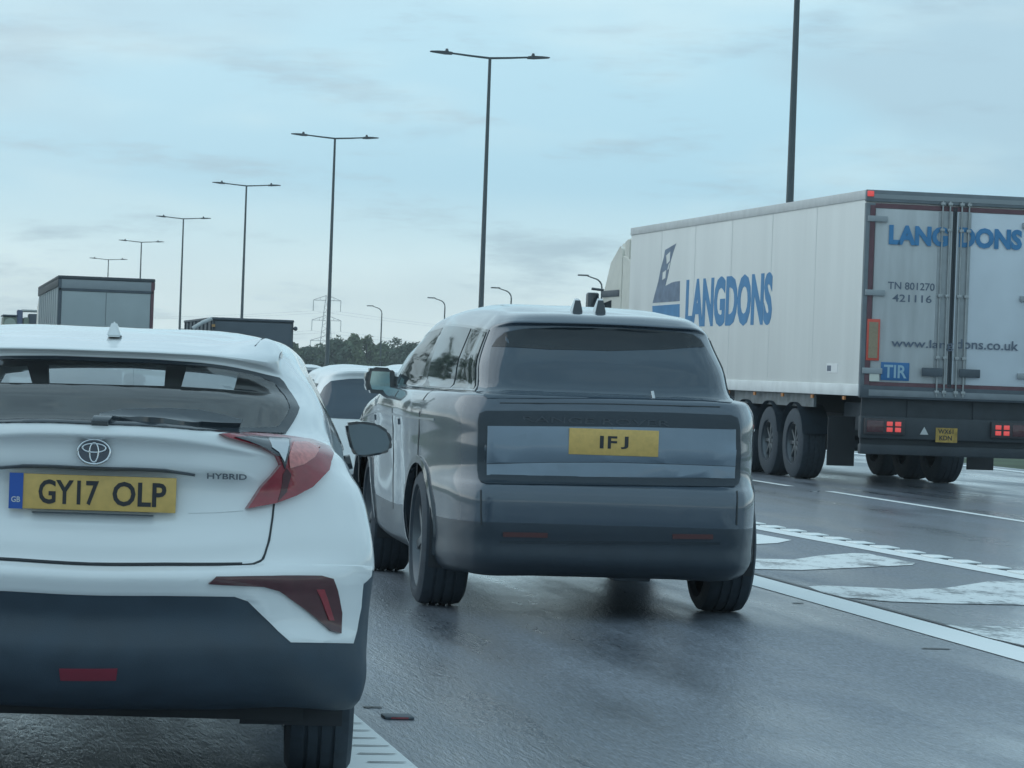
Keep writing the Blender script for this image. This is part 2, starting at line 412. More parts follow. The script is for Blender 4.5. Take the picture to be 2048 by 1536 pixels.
        U = np.array([v.co.x for v in bm.verts]); V = np.array([v.co.y for v in bm.verts])
        bset = {v.index for e in bm.edges if len(e.link_faces) == 1 for v in e.verts}
        B = s.ev(U, V); n = s.nrm(U, V)
        if toward is not None: n = np.broadcast_to(np.array(toward, float) / np.linalg.norm(toward), n.shape) * np.array([np.sign(P2[0][0] or 1), 1, 1])
        o = np.full(len(U), off)
        if edge is not None:
            for i in bset: o[i] = edge
        A = B + n * o[:, None]; Bk = B - n * back
        k = len(U); verts = [tuple(p) for p in A]; faces = []
        for f in bm.faces: faces.append(tuple(v.index for v in f.verts))
        bmap = {}
        for e in bm.edges:
            if len(e.link_faces) == 1:
                for v in e.verts:
                    if v.index not in bmap: bmap[v.index] = len(verts); verts.append(tuple(Bk[v.index]))
                a, b = e.verts[0].index, e.verts[1].index; faces.append((a, b, bmap[b], bmap[a]))
        bm.free()
        bm = bmesh.new(); vb = [bm.verts.new(p) for p in verts]
        for f in faces:
            try: bm.faces.new([vb[i] for i in f])
            except ValueError: pass
        bmesh.ops.recalc_face_normals(bm, faces=bm.faces)
        me = bpy.data.meshes.new(name); bm.to_mesh(me); bm.free(); smooth(me, 38)
        return link(name, me, m, parent)
def mirrored(poly): return [(-p[0], p[1]) for p in poly][::-1]
def closed(half): return half + [(-p[0], p[1]) for p in half[::-1]]      # a right half from the middle out, closed across the middle
def strip(path, w0):
    """a thin outline along a pixel path"""
    L, Rr = [], []
    for i, p in enumerate(path):
        a = np.array(path[max(i - 1, 0)], float); b = np.array(path[min(i + 1, len(path) - 1)], float)
        d = b - a; d /= np.linalg.norm(d) + 1e-9; n = np.array([-d[1], d[0]]) * w0 / 2
        L.append(tuple(np.array(p) + n)); Rr.append(tuple(np.array(p) - n))
    return L + Rr[::-1]
def in_poly(U, V, poly):
    c = np.zeros(U.shape, bool); k = len(poly)
    for i in range(k):
        x0, y0 = poly[i]; x1, y1 = poly[(i + 1) % k]
        if y0 == y1: continue
        cond = ((V < y0) != (V < y1)) & (U < (x1 - x0) * (V - y0) / (y1 - y0) + x0)
        c ^= cond
    return c
def shrink(poly, f):
    cx = sum(p[0] for p in poly) / len(poly); cy = sum(p[1] for p in poly) / len(poly)
    return [(cx + (p[0] - cx) * f, cy + (p[1] - cy) * f) for p in poly]

# ================================================================== the setting
def sheet(name, x0, x1, y0, y1, z, m, parent=None, kind=None, ny=1):
    me = bpy.data.meshes.new(name); v = []; f = []
    ys = [y0 + (y1 - y0) * (i / ny) for i in range(ny + 1)]
    for y in ys: v += [(x0, y, z), (x1, y, z)]
    for i in range(ny): f.append((2 * i, 2 * i + 1, 2 * i + 3, 2 * i + 2))
    me.from_pydata(v, [], f); o = link(name, me, m, parent)
    if kind: o['kind'] = kind
    return o

def wet_asphalt():
    m = bpy.data.materials.new('wet_asphalt'); m.use_nodes = True; t = m.node_tree; b = t.nodes['Principled BSDF']
    n = t.nodes.new; L = t.links.new
    tcn = n('ShaderNodeTexCoord')
    def noise(sc, detail, rough=.55, scale=(1, 1, 1)):
        mp = n('ShaderNodeMapping'); mp.inputs['Scale'].default_value = scale; L(tcn.outputs['Object'], mp.inputs[0])
        q = n('ShaderNodeTexNoise'); q.inputs['Scale'].default_value = sc; q.inputs['Detail'].default_value = detail; q.inputs['Roughness'].default_value = rough
        L(mp.outputs[0], q.inputs[0]); return q.outputs[0]
    def rng(s, a, b2, c, d):
        q = n('ShaderNodeMapRange'); q.inputs[1].default_value = a; q.inputs[2].default_value = b2; q.inputs[3].default_value = c; q.inputs[4].default_value = d; L(s, q.inputs[0]); return q.outputs[0]
    def op(o, a, b2):
        q = n('ShaderNodeMath'); q.operation = o
        for i, s in enumerate((a, b2)):
            if hasattr(s, 'is_linked'): L(s, q.inputs[i])
            else: q.inputs[i].default_value = s
        return q.outputs[0]
    streak = noise(1.0, 4, .6, (1.5, .10, 1)); patch = noise(.55, 5, .6, (1.0, .45, 1)); fine = noise(1, 4, .75, (26, 4.5, 1)); grit = noise(1, 2, .75, (75, 11, 1))
    wet = op('ADD', op('MULTIPLY', streak, .55), op('MULTIPLY', patch, .45))
    rough = rng(wet, .40, .60, .60, .24)
    rough = op('ADD', rough, rng(fine, .3, .7, -.05, .05)); L(rough, b.inputs['Roughness'])
    colv = op('MULTIPLY', rng(wet, .35, .65, .175, .145), op('MULTIPLY', rng(grit, .3, .7, .6, 1.45), rng(fine, .3, .7, .75, 1.25)))
    cr = n('ShaderNodeCombineXYZ'); L(op('MULTIPLY', colv, .86), cr.inputs[0]); L(colv, cr.inputs[1]); L(op('MULTIPLY', colv, 1.2), cr.inputs[2]); L(cr.outputs[0], b.inputs['Base Color'])
    bp = n('ShaderNodeBump'); bp.inputs['Strength'].default_value = .7; bp.inputs['Distance'].default_value = .010
    L(op('ADD', fine, op('MULTIPLY', grit, .6)), bp.inputs['Height']); L(bp.outputs[0], b.inputs['Normal'])
    b.inputs['Specular IOR Level'].default_value = .5
    L(rng(wet, .42, .58, .25, 1.0), b.inputs['Coat Weight']); b.inputs['Coat Roughness'].default_value = .16; L(bp.outputs[0], b.inputs['Coat Normal']); b.inputs['Coat IOR'].default_value = 1.33
    return m
ASPH = wet_asphalt()
GRASS = mat('grass', (.055, .085, .045), .9, var=.35, vscale=.6)
PAINT = mat('road_paint', (.80, .84, .84), .42, var=.14, vscale=5, rvar=.15)
PAINTW = mat('worn_road_paint', (.62, .66, .67), .42, var=.38, vscale=7, rvar=.15)
def worn_paint(name, col, cover):
    m = bpy.data.materials.new(name); m.use_nodes = True; t = m.node_tree; bs_ = t.nodes['Principled BSDF']
    tcn = t.nodes.new('ShaderNodeTexCoord'); vals = []
    for sc, stretch, dt in ((2.2, (1.6, .7, 1), 6), (22, (1, 1, 1), 5)):
        mp = t.nodes.new('ShaderNodeMapping'); mp.inputs['Scale'].default_value = stretch; t.links.new(tcn.outputs['Object'], mp.inputs[0])
        n = t.nodes.new('ShaderNodeTexNoise'); n.inputs['Scale'].default_value = sc; n.inputs['Detail'].default_value = dt; n.inputs['Roughness'].default_value = .7; t.links.new(mp.outputs[0], n.inputs[0]); vals.append(n.outputs[0])
    ad = t.nodes.new('ShaderNodeMath'); ad.operation = 'MULTIPLY_ADD'; ad.inputs[1].default_value = .6; t.links.new(vals[1], ad.inputs[0]); t.links.new(vals[0], ad.inputs[2])
    mr = t.nodes.new('ShaderNodeMapRange'); mr.inputs[1].default_value = cover; mr.inputs[2].default_value = cover + .12; t.links.new(ad.outputs[0], mr.inputs[0])
    mx = t.nodes.new('ShaderNodeMix'); mx.data_type = 'RGBA'; mx.inputs[6].default_value = (.14, .15, .16, 1); mx.inputs[7].default_value = (*col, 1); t.links.new(mr.outputs[0], mx.inputs[0]); t.links.new(mx.outputs[2], bs_.inputs['Base Color'])
    r2 = t.nodes.new('ShaderNodeMapRange'); r2.inputs[3].default_value = .30; r2.inputs[4].default_value = .48; t.links.new(mr.outputs[0], r2.inputs[0]); t.links.new(r2.outputs[0], bs_.inputs['Roughness'])
    MATS[name] = m; return m
PAINT = worn_paint('worn_line_paint', (.80, .84, .84), .50)
PAINTW = worn_paint('worn_hatch_paint', (.74, .78, .78), .68)
JOINT = mat('sealed_joint', (.02, .022, .025), .4)

ground = sheet('ground', -300, 800, -60, 1900, -.03, GRASS, kind='structure', ny=20)
road = sheet('road', -6.5, 19.3, -40, 1850, 0.0, ASPH, kind='structure', ny=40)
far_road = sheet('opposite_carriageway', 27.0, 43.0, -40, 1850, -.01, ASPH, kind='structure', ny=40)
slip = sheet('parallel_road', 60.5, 68, 60, 1850, -.012, ASPH, kind='structure', ny=30)

def ground_poly(name, pts, z, m, parent):
    me = bpy.data.meshes.new(name); bm = bmesh.new()
    f = bm.faces.new([bm.verts.new((p[0], p[1], z)) for p in pts]); f.normal_update()
    bmesh.ops.triangulate(bm, faces=[f]); bmesh.ops.recalc_face_normals(bm, faces=bm.faces)
    if bm.faces[:][0].normal.z < 0: bmesh.ops.reverse_faces(bm, faces=bm.faces)
    bm.to_mesh(me); bm.free(); return link(name, me, m, parent)
def gpx(pts): return [at_z(px, py)[:2] for px, py in pts]
# near solid line beside our lane, with the sealed joint along it
ground_poly('solid_line', [(5.60, 4), (5.90, 4), (5.90, 120), (5.60, 120)], .004, PAINT, road)
ground_poly('sealed_joint', [(5.935, 4), (5.975, 4), (5.975, 90), (5.935, 90)], .004, JOINT, road)
# ribbed line on the far side of the hatching
def ribx(y): return 7.98 + (23.0 - y) * .045 if y < 40 else 7.215
rl = ground_poly('ribbed_line', [(ribx(4), 4), (ribx(4) + .26, 4), (ribx(40) + .26, 40), (ribx(40), 40)], .004, PAINT, road)
bm = bmesh.new(); bm_box(bm, -.02, .15, -.17, .17, 0, .012, .004); bmesh.ops.translate(bm, verts=bm.verts, vec=(0, 0, 0))
ribme = bpy.data.meshes.new('rib'); bm.to_mesh(ribme); bm.free(); smooth(ribme); ribme.materials.append(PAINT)
y = 17.0
while y < 33.5:
    r = link('rib', ribme, None, rl); r.location = (ribx(y) + .24, y, .0045); y += .62
# hatching between the two lines
for poly, mm in (([(1490, 1064), (1583, 1081), (1555, 1087), (1490, 1090)], PAINT),
                 ([(1470, 1118), (1589, 1119.5), (1640, 1112), (1704, 1107), (1736, 1108), (1830, 1127), (1825, 1131), (1718, 1136), (1604, 1141), (1470, 1138)], PAINTW),
                 ([(1616, 1174), (1644, 1172), (1740, 1176), (1816, 1180), (1891, 1177), (1977, 1164), (2048, 1162), (2120, 1170), (2330, 1212), (2200, 1216), (2048, 1211), (1891, 1208), (1776, 1204), (1690, 1196), (1647, 1187)], PAINTW),
                 ([(1891, 1251), (2048, 1256), (2230, 1258), (2400, 1256), (2500, 1330), (2300, 1345), (2048, 1292), (1977, 1277)], PAINTW)):
    ground_poly('hatch_stripe', gpx(poly), .0045, mm, road)
# lane dashes and edge line of the far lanes
for y0, y1, x in ((31.0, 38.9, 11.52), (40.4, 46.5, 11.42), (52, 58, 11.42), (64, 70, 11.42), (76, 82, 11.42), (88, 94, 11.42)):
    ground_poly('lane_dash', [(x, y0), (x + .13, y0), (x + .13, y1), (x, y1)], .004, PAINT, road)
for y0 in range(36, 200, 9):
    ground_poly('lane_dash', [(15.2, y0), (15.33, y0), (15.33, y0 + 3), (15.2, y0 + 3)], .004, PAINT, road)
ground_poly('edge_line', [(18.45, 10), (18.75, 10), (18.75, 600), (18.45, 600)], .004, PAINT, road)
# left line of our lane with dark strips painting shadow and water between ribs
ll = ground_poly('left_line', [(1.40, 4), (1.735, 4), (1.735, 70), (1.40, 70)], .004, PAINT, road)
WET_SHADE = mat('wet_shade_strip', (.05, .055, .06), .5)
gm = bpy.data.meshes.new('wet_shade_strip'); gm.from_pydata([(-.075, -.012, 0), (.06, -.010, 0), (.075, .006, 0), (-.06, .012, 0)], [], [(0, 1, 2, 3)]); gm.materials.append(WET_SHADE)
y = 9.2; k = 0
while y < 16:
    g = link('wet_shade_strip', gm, None, ll); g.location = (1.645 + .008 * math.sin(k * 2.3), y, .008)
    if k % 2 == 0: g = link('wet_shade_strip', gm, None, ll); g.location = (1.475, y + .03, .008)
    y += .235; k += 1
scuff = mat('tyre_scuff', (.06, .066, .072), .5, var=.4, vscale=30)
for px, py, wx, wy in ((742, 1415, .06, .04), (1595, 1207, .05, .06), (1870, 1298, .10, .05)):
    p = at_z(px, py); n = 9
    ground_poly('scuff_mark', [(p[0] + wx * math.cos(2 * math.pi * i / n) * random.uniform(.6, 1.1), p[1] + wy * math.sin(2 * math.pi * i / n) * random.uniform(.5, 1.1)) for i in range(n)], .0035, scuff, road)

def stud(px, py, label, lens, grp):
    p = at_z(px, py)
    t = thing('road_stud', label, 'road stud', (p[0], p[1], 0), 0, grp)
    bm = bmesh.new(); bm_box(bm, -.06, .06, -.06, .06, 0, .012, .005); from_bm('housing', bm, DSTEEL, t)
    bm = bmesh.new(); bm_box(bm, -.035, .035, -.064, -.055, .003, .0105); from_bm('reflector', bm, lens, t)
stud(795, 1436, 'red reflecting road stud beside the ribbed line next to the white crossover', RED, 'road studs')
stud(1627, 983, 'pale road stud in the gap between two lane dashes behind the lorry', SILVER, 'road studs')

# guard rail of the central reservation
gr = thing('guard_rail', 'galvanised steel crash barrier along the central reservation beyond the lorry', 'crash barrier', (21.0, 0, 0))
bm = bmesh.new()
prof = [(0, .42), (-.03, .45), (-.03, .50), (0, .54), (0, .58), (-.03, .62), (-.03, .67), (0, .70)]
A = [bm.verts.new((x, 20, z)) for x, z in prof]; B = [bm.verts.new((x, 420, z)) for x, z in prof]
for i in range(len(prof) - 1): bm.faces.new((A[i], A[i + 1], B[i + 1], B[i]))
from_bm('rail', bm, STEEL, gr, 20)
pm = None
for i in range(60):
    if pm is None: o = box('post', .0, .06, -.03, .03, -.05, .68, STEEL, gr); pm = o.data
    else: o = link('post', pm, None, gr)
    o.location = (0.005, 21 + i * 4.0, 0)

# ------------------------------------------------------------------ lamp columns
ORD = ['nearest', 'second nearest', 'third nearest', 'fourth', 'fifth', 'sixth', 'farthest']
twin = [(980, 115), (670, 276), (493, 371), (367, 437), (283, 484), (217, 519)]
pos = [at_z(px, py, 15.0) for px, py in twin]
near = at_worldy(1592, 60, pos[0][1] - 51.0); pos = [np.array([near[0], near[1], 15.0])] + pos
LAB = ['tall lamp column rising behind the white trailer, its head above the frame', 'tallest whole twin-arm lamp column, rising behind the grey car roof',
       'twin-arm lamp column standing in front of the pylon', 'twin-arm lamp column above the right half of the dark tipper lorry',
       'twin-arm lamp column above the left end of the dark tipper lorry', 'twin-arm lamp column above the right edge of the grey box lorry',
       'shortest twin-arm lamp column, above the middle of the grey box lorry']
tw_parts = None
def lamp_twin(p, label):
    global tw_parts
    t = thing('street_lamp', label, 'street lamp', (p[0], p[1], 0), 0, 'twin-arm lamp columns')
    if tw_parts is None:
        bm = bmesh.new(); bm_tube(bm, [(0, 0, -.1), (0, 0, 1.5), (0, 0, 1.55), (0, 0, 15.0)], [.16, .16, .13, .065], 12); c = from_bm('column', bm, POLE, t)
        arms = []; lan = []; cellme = []
        for s in (-1, 1):
            bm = bmesh.new(); bm_tube(bm, [(0, 0, 14.97), (s * .9, 0, 15.03), (s * 1.75, 0, 15.10)], [.05, .045, .04], 8); arms.append(from_bm('arm', bm, POLE, t))
            bm = bmesh.new()
            outl = [(1.65, 15.03), (1.95, 15.03), (2.62, 15.10), (2.64, 15.15), (2.3, 15.17), (1.9, 15.17), (1.65, 15.14)]
            A = [bm.verts.new((s * x, -.13, z)) for x, z in outl]; B = [bm.verts.new((s * x, .13, z)) for x, z in outl]
            bm.faces.new(A); bm.faces.new(B[::-1])
            for i in range(len(A)): bm.faces.new((A[i], B[i], B[(i + 1) % len(A)], A[(i + 1) % len(A)]))
            bmesh.ops.bevel(bm, geom=list(bm.edges), offset=.02, segments=1, affect='EDGES')
            lan.append(from_bm('lantern', bm, LANT, t))
            bm = bmesh.new(); bmesh.ops.create_cone(bm, cap_ends=True, segments=10, radius1=.09, radius2=.05, depth=.12, matrix=Matrix.Translation((s * 1.9, 0, 15.22))); cellme.append(from_bm('photocell', bm, LANT, lan[-1]))
        tw_parts = [(o.name.split('.')[0], o.data, None) for o in [c] + arms] + [('lantern', l.data, q.data) for l, q in zip(lan, cellme)]
    else:
        for nme, me, sub in tw_parts:
            o = link(nme, me, None, t)
            if sub: link('photocell', sub, None, o)
for p, l in zip(pos, LAB): lamp_twin(p, l)

sg_parts = None
def lamp_single(px, py, label):
    global sg_parts
    p = at_z(px, py, 10.0)
    t = thing('street_lamp', label, 'street lamp', (p[0] + 1.0, p[1], 0), 0, 'single-arm lamp columns')
    if sg_parts is None:
        bm = bmesh.new(); pts = [(0, 0, -.1), (0, 0, 1.4), (0, 0, 9.0)] + [(-.75 + .75 * math.cos(rad(a)), 0, 9.0 + .75 * math.sin(rad(a))) for a in (20, 40, 60, 75)] + [(-1.3, 0, 9.95)]
        bm_tube(bm, pts, [.13, .13, .075, .07, .07, .065, .06, .05], 10); c = from_bm('column', bm, POLE, t, 60)
        bm = bmesh.new(); bm_box(bm, -2.15, -1.2, -.14, .14, 9.93, 10.06, .04); l = from_bm('lantern', bm, LANT, t)
        sg_parts = [('column', c.data), ('lantern', l.data)]
    else:
        for nme, me in sg_parts: link(nme, me, None, t)
for px, py, l in ((750, 612, 'small single-arm lamp column standing over the tree tops'), (874, 596, 'small single-arm lamp column behind the left roof edge of the grey car'),
                  (1004, 576, 'small single-arm lamp column just right of the tallest twin-arm column'), (1182, 551, 'small single-arm lamp column just left of the white lorry cab')):
    lamp_single(px, py, l)

# ------------------------------------------------------------------ pylon and its cables
PYL = mat('pylon_steel', (.16, .19, .20), .6, metal=.2)
pp = at_depth(655, 586, 1500.0); ph = pp[2]
py_t = thing('pylon', 'pale lattice electricity pylon behind the trees with three pairs of arms', 'pylon', (pp[0], pp[1], 0), rad(-8))
def legw(z): return 3.2 * (1 - z / ph) ** .8 + .35
bm = bmesh.new()
for sx in (-1, 1):
    for sy in (-1, 1): bm_tube(bm, [(sx * legw(z), sy * legw(z), z) for z in np.linspace(0, ph * .97, 8)], .13, 4)
from_bm('leg_frame', bm, PYL, py_t)
bm = bmesh.new(); zs = np.linspace(0, ph * .97, 13)
for a, b in zip(zs[:-1], zs[1:]):
    for sx, sy, ex, ey in ((-1, -1, 1, -1), (1, -1, 1, 1), (1, 1, -1, 1), (-1, 1, -1, -1)):
        bm_tube(bm, [(sx * legw(a), sy * legw(a), a), (ex * legw(b), ey * legw(b), b)], .07, 3, False); bm_tube(bm, [(ex * legw(a), ey * legw(a), a), (sx * legw(b), sy * legw(b), b)], .07, 3, False)
o = from_bm('bracing', bm, PYL, py_t); o['kind'] = 'stuff'
armz = [(at_depth(655, q, 1500.0)[2], hw) for q, hw in ((601, 6.6), (641, 7.0), (682, 7.4))]
for z, hw in armz:
    for s in (-1, 1):
        bm = bmesh.new()
        for sy in (-1, 1):
            bm_tube(bm, [(s * .4, sy * .8, z), (s * hw, 0, z)], .12, 4, False); bm_tube(bm, [(s * .4, sy * .5, z + 2.4), (s * hw, 0, z + .1)], .12, 4, False)
        bm_tube(bm, [(s * hw * .5, 0, z), (s * hw * .5, 0, z + 1.1)], .08, 4, False)
        arm = from_bm('cross_arm', bm, PYL, py_t)
        tube('insulator', [(s * hw, 0, z), (s * hw, 0, z - 5.2)], .16, PYL, arm, 6)
        pts = []
        for i in range(25):
            q = i / 24; x = s * hw + (q * 2 - 1) * 330 ; yy = (q * 2 - 1) * 95
            pts.append((x, yy, z - 5.2 - 9 * (1 - (2 * abs(q - .5) * 2 - 1) ** 2)))
        tube('cable', pts, .045, PYL, py_t, 3)

# ------------------------------------------------------------------ trees
BARK = mat('bark', (.05, .042, .035), .9, var=.2)
def leaf_mat(name, c):
    m = mat(name, c, .7, var=.35, vscale=.55); return m
LEAF = [leaf_mat('leaves_dark', (.058, .090, .056)), leaf_mat('leaves_mid', (.080, .115, .060)), leaf_mat('leaves_light', (.10, .13, .062))]
def tree(base, h, wd, label, lm, seed, n=900, leaf=.34, grp=None, bottom=.08):
    rg = random.Random(seed)
    t = thing('tree', label, 'tree', (base[0], base[1], -.03), 0, grp)
    bm = bmesh.new(); bm_tube(bm, [(0, 0, -.2), (wd * .03, 0, h * .25), (-wd * .02, wd * .02, h * .55), (0, 0, h * .85)], [h * .035, h * .026, h * .016, h * .005], 7)
    for i in range(5):
        a = rg.uniform(0, 6.28); z0 = h * rg.uniform(.2, .5)
        bm_tube(bm, [(0, 0, z0), (math.cos(a) * wd * .2, math.sin(a) * wd * .2, z0 + h * .15), (math.cos(a) * wd * .38, math.sin(a) * wd * .38, z0 + h * .28)], [h * .014, h * .009, h * .003], 5)
    from_bm('trunk', bm, BARK, t)
    clumps = []
    for i in range(30):
        q = rg.random() ** .8; z = h * (bottom + .1 + q * (.82 - bottom)); k = max(.25, 1 - abs((z / h - .45) / .55) ** 2.2)
        a = rg.uniform(0, 6.28); rr = wd * .5 * k * math.sqrt(rg.random()) * .8
        clumps.append((rr * math.cos(a), rr * math.sin(a), z, wd * rg.uniform(.12, .22)))
    v = []; f = []
    for i in range(n):
        cx, cy, cz, cr = rg.choice(clumps)
        d = Vector((rg.gauss(0, 1), rg.gauss(0, 1), rg.gauss(0, 1))).normalized(); r = cr * rg.uniform(.5, 1.08)
        c = Vector((cx, cy, cz)) + Vector((d.x * r, d.y * r, d.z * r * .85))
        c.z = max(c.z, h * bottom * .5)
        nn = (d + Vector((rg.gauss(0, .5), rg.gauss(0, .5), rg.gauss(0, .5)))).normalized(); a = nn.orthogonal().normalized(); b = nn.cross(a); s = leaf * rg.uniform(.6, 1.3)
        k = len(v); v += [tuple(c - a * s), tuple(c + b * s * .6), tuple(c + a * s), tuple(c - b * s * .6)]; f.append((k, k + 1, k + 2, k + 3))
    me = bpy.data.meshes.new('crown'); me.from_pydata(v, [], f); link('crown', me, lm, t)
spec = [(586, 679, 36, 1, 'rounded tree at the left end of the tree line, beside the dark tipper lorry'), (618, 694, 44, 0, 'low dark bush in the dip of the tree line left of the pylon'),
        (644, 683, 40, 1, 'tree in the tree line at the foot of the pylon'), (672, 677, 42, 0, 'dark tree just right of the lamp column that hides the pylon'),
        (692, 680, 34, 1, 'leafy tree between the pylon and the two tall crowns'), (708, 667, 34, 2, 'tall light green tree, left of the two highest crowns'),
        (735, 669, 40, 2, 'tall light green tree, right of the two highest crowns'), (764, 688, 36, 1, 'low green tree under the leftmost single-arm lamp'),
        (797, 677, 58, 0, 'broad dark round tree next to the roof of the grey car'), (836, 684, 60, 0, 'dark tree mostly hidden behind the grey car roof'),
        (570, 690, 50, 0, 'dark tree mostly hidden behind the dark tipper lorry')]
for i, (px, py, wpx, k, lab) in enumerate(spec):
    d = 430.0 + (i % 3) * 14; top = at_depth(px, py, d); wd = wpx * 1.35 * d / FPX
    tree(top, top[2] * 1.03, wd, lab, LEAF[k], 100 + i, 1500, .26, 'trees beyond the traffic', .04)
hz = []
for i in range(26):
    px = 556 + i * 11.5; top = at_depth(px, random.uniform(697, 712), 462.0)
    hz.append((top[0], top[1], top[2]))
v = []; f = []
for (x, y, z) in hz:
    for i in range(260):
        c = Vector((x + random.gauss(0, .8), y + random.gauss(0, .8), random.uniform(0, max(.6, z)))); nn = Vector((random.gauss(0, 1), random.gauss(0, 1), random.gauss(0, 1))).normalized(); a = nn.orthogonal().normalized(); b = nn.cross(a); s = random.uniform(.2, .4); k = len(v)
        v += [tuple(c - a * s), tuple(c + b * s * .6), tuple(c + a * s), tuple(c - b * s * .6)]; f.append((k, k + 1, k + 2, k + 3))
me = bpy.data.meshes.new('undergrowth'); me.from_pydata(v, [], f); o = link('undergrowth', me, LEAF[0]); o['kind'] = 'stuff'; o['label'] = 'dark undergrowth filling in below the far trees'; o['category'] = 'undergrowth'
# the trees of the near verge: out of the frame, seen only as the silhouettes mirrored in the grey car's windows
for i in range(11):
    yy = 95 + i * 21; hh = random.uniform(13, 24)
    tree((-13 - random.uniform(0, 5), yy), hh, hh * random.uniform(.4, .55), 'roadside tree of the left verge, mirrored in the side windows of the grey car', LEAF[i % 2], 300 + i, 700, .5, 'left verge trees', .08)

# ================================================================== vehicles
def plate(parent, c, w_, h_, n, text, tw, th, tx=0.0, blue=False, chars=INK, split=None):
    """A flat number plate facing back (-y); c its middle; tx shifts the text."""
    bm = bmesh.new(); bm_box(bm, c[0] - w_ / 2, c[0] + w_ / 2, c[1] - .006, c[1] + .004, c[2] - h_ / 2, c[2] + h_ / 2, .003)
    pl = from_bm('number_plate', bm, YELLOW, parent)
    y0 = c[1] - .0065
    if blue:
        bm = bmesh.new(); bm_box(bm, c[0] - w_ / 2 - .001, c[0] - w_ / 2 + .043, c[1] - .0085, c[1] + .003, c[2] - h_ / 2 - .001, c[2] + h_ / 2 + .001); from_bm('blue_band', bm, BLUE, pl)
        lettering('letter', 'GB', (c[0] - w_ / 2 + .007, c[1] - .0088, c[2] - .036), (1, 0, 0), (0, 0, 1), .028, .018, mat('pale_ink', (.6, .62, .6), .5), pl, .01, .001)
    for (tt, x0, x1) in (split or [(text, tx - tw / 2, tx + tw / 2)]):
        lettering('letter', tt, (c[0] + x0, y0, c[2] - th / 2), (1, 0, 0), (0, 0, 1), x1 - x0, th, chars, pl, .022, .0012)
    return pl

def arch_liner(parent, s, xo, y, z, r):
    bm = bmesh.new(); n = 16
    A = []; B = []
    for i in range(n + 1):
        a = math.pi * (-.12 + 1.24 * i / n); A.append(bm.verts.new((s * xo, y + r * math.cos(a), z + r * math.sin(a)))); B.append(bm.verts.new((s * (xo - .34), y + r * math.cos(a), z + r * math.sin(a))))
    for i in range(n): bm.faces.new((A[i], A[i + 1], B[i + 1], B[i]))
    bm.faces.new(B)
    return from_bm('wheel_arch', bm, DARKIN, parent)
def arch_trim(parent, lf, s, y, z, r, wdt, m, ulo, uhi, vlo, vhi, off=.012, a1=1.06):
    """A lip that follows the flank round the wheel opening."""
    U, V = np.meshgrid(np.linspace(ulo, uhi, 90), np.linspace(vlo, vhi, 90)); P = lf.ev(U * s, V)
    def near_uv(yy, zz):
        d = (P[..., 1] - yy) ** 2 + (P[..., 2] - zz) ** 2; k = np.unravel_index(np.argmin(d), d.shape); return U[k] * s, V[k]
    bm = bmesh.new(); n = 28; rings = []
    for i in range(n + 1):
        a = math.pi * (-.06 + (a1 + .06) * i / n); row = []
        for k, (rr, o) in enumerate(((r - .012, -.03), (r - .012, off), (r + wdt, off), (r + wdt + .008, -.012))):
            u, v = near_uv(y + rr * math.cos(a), z + rr * math.sin(a)); p = lf.ev(np.array([u]), np.array([v]))[0]
            row.append(bm.verts.new((p[0] + s * o, y + rr * math.cos(a), z + rr * math.sin(a))))
        rings.append(row)
    for i in range(n):
        for k in range(3): bm.faces.new((rings[i][k], rings[i][k + 1], rings[i + 1][k + 1], rings[i + 1][k]))
    return from_bm('arch_trim', bm, m, parent, 60)

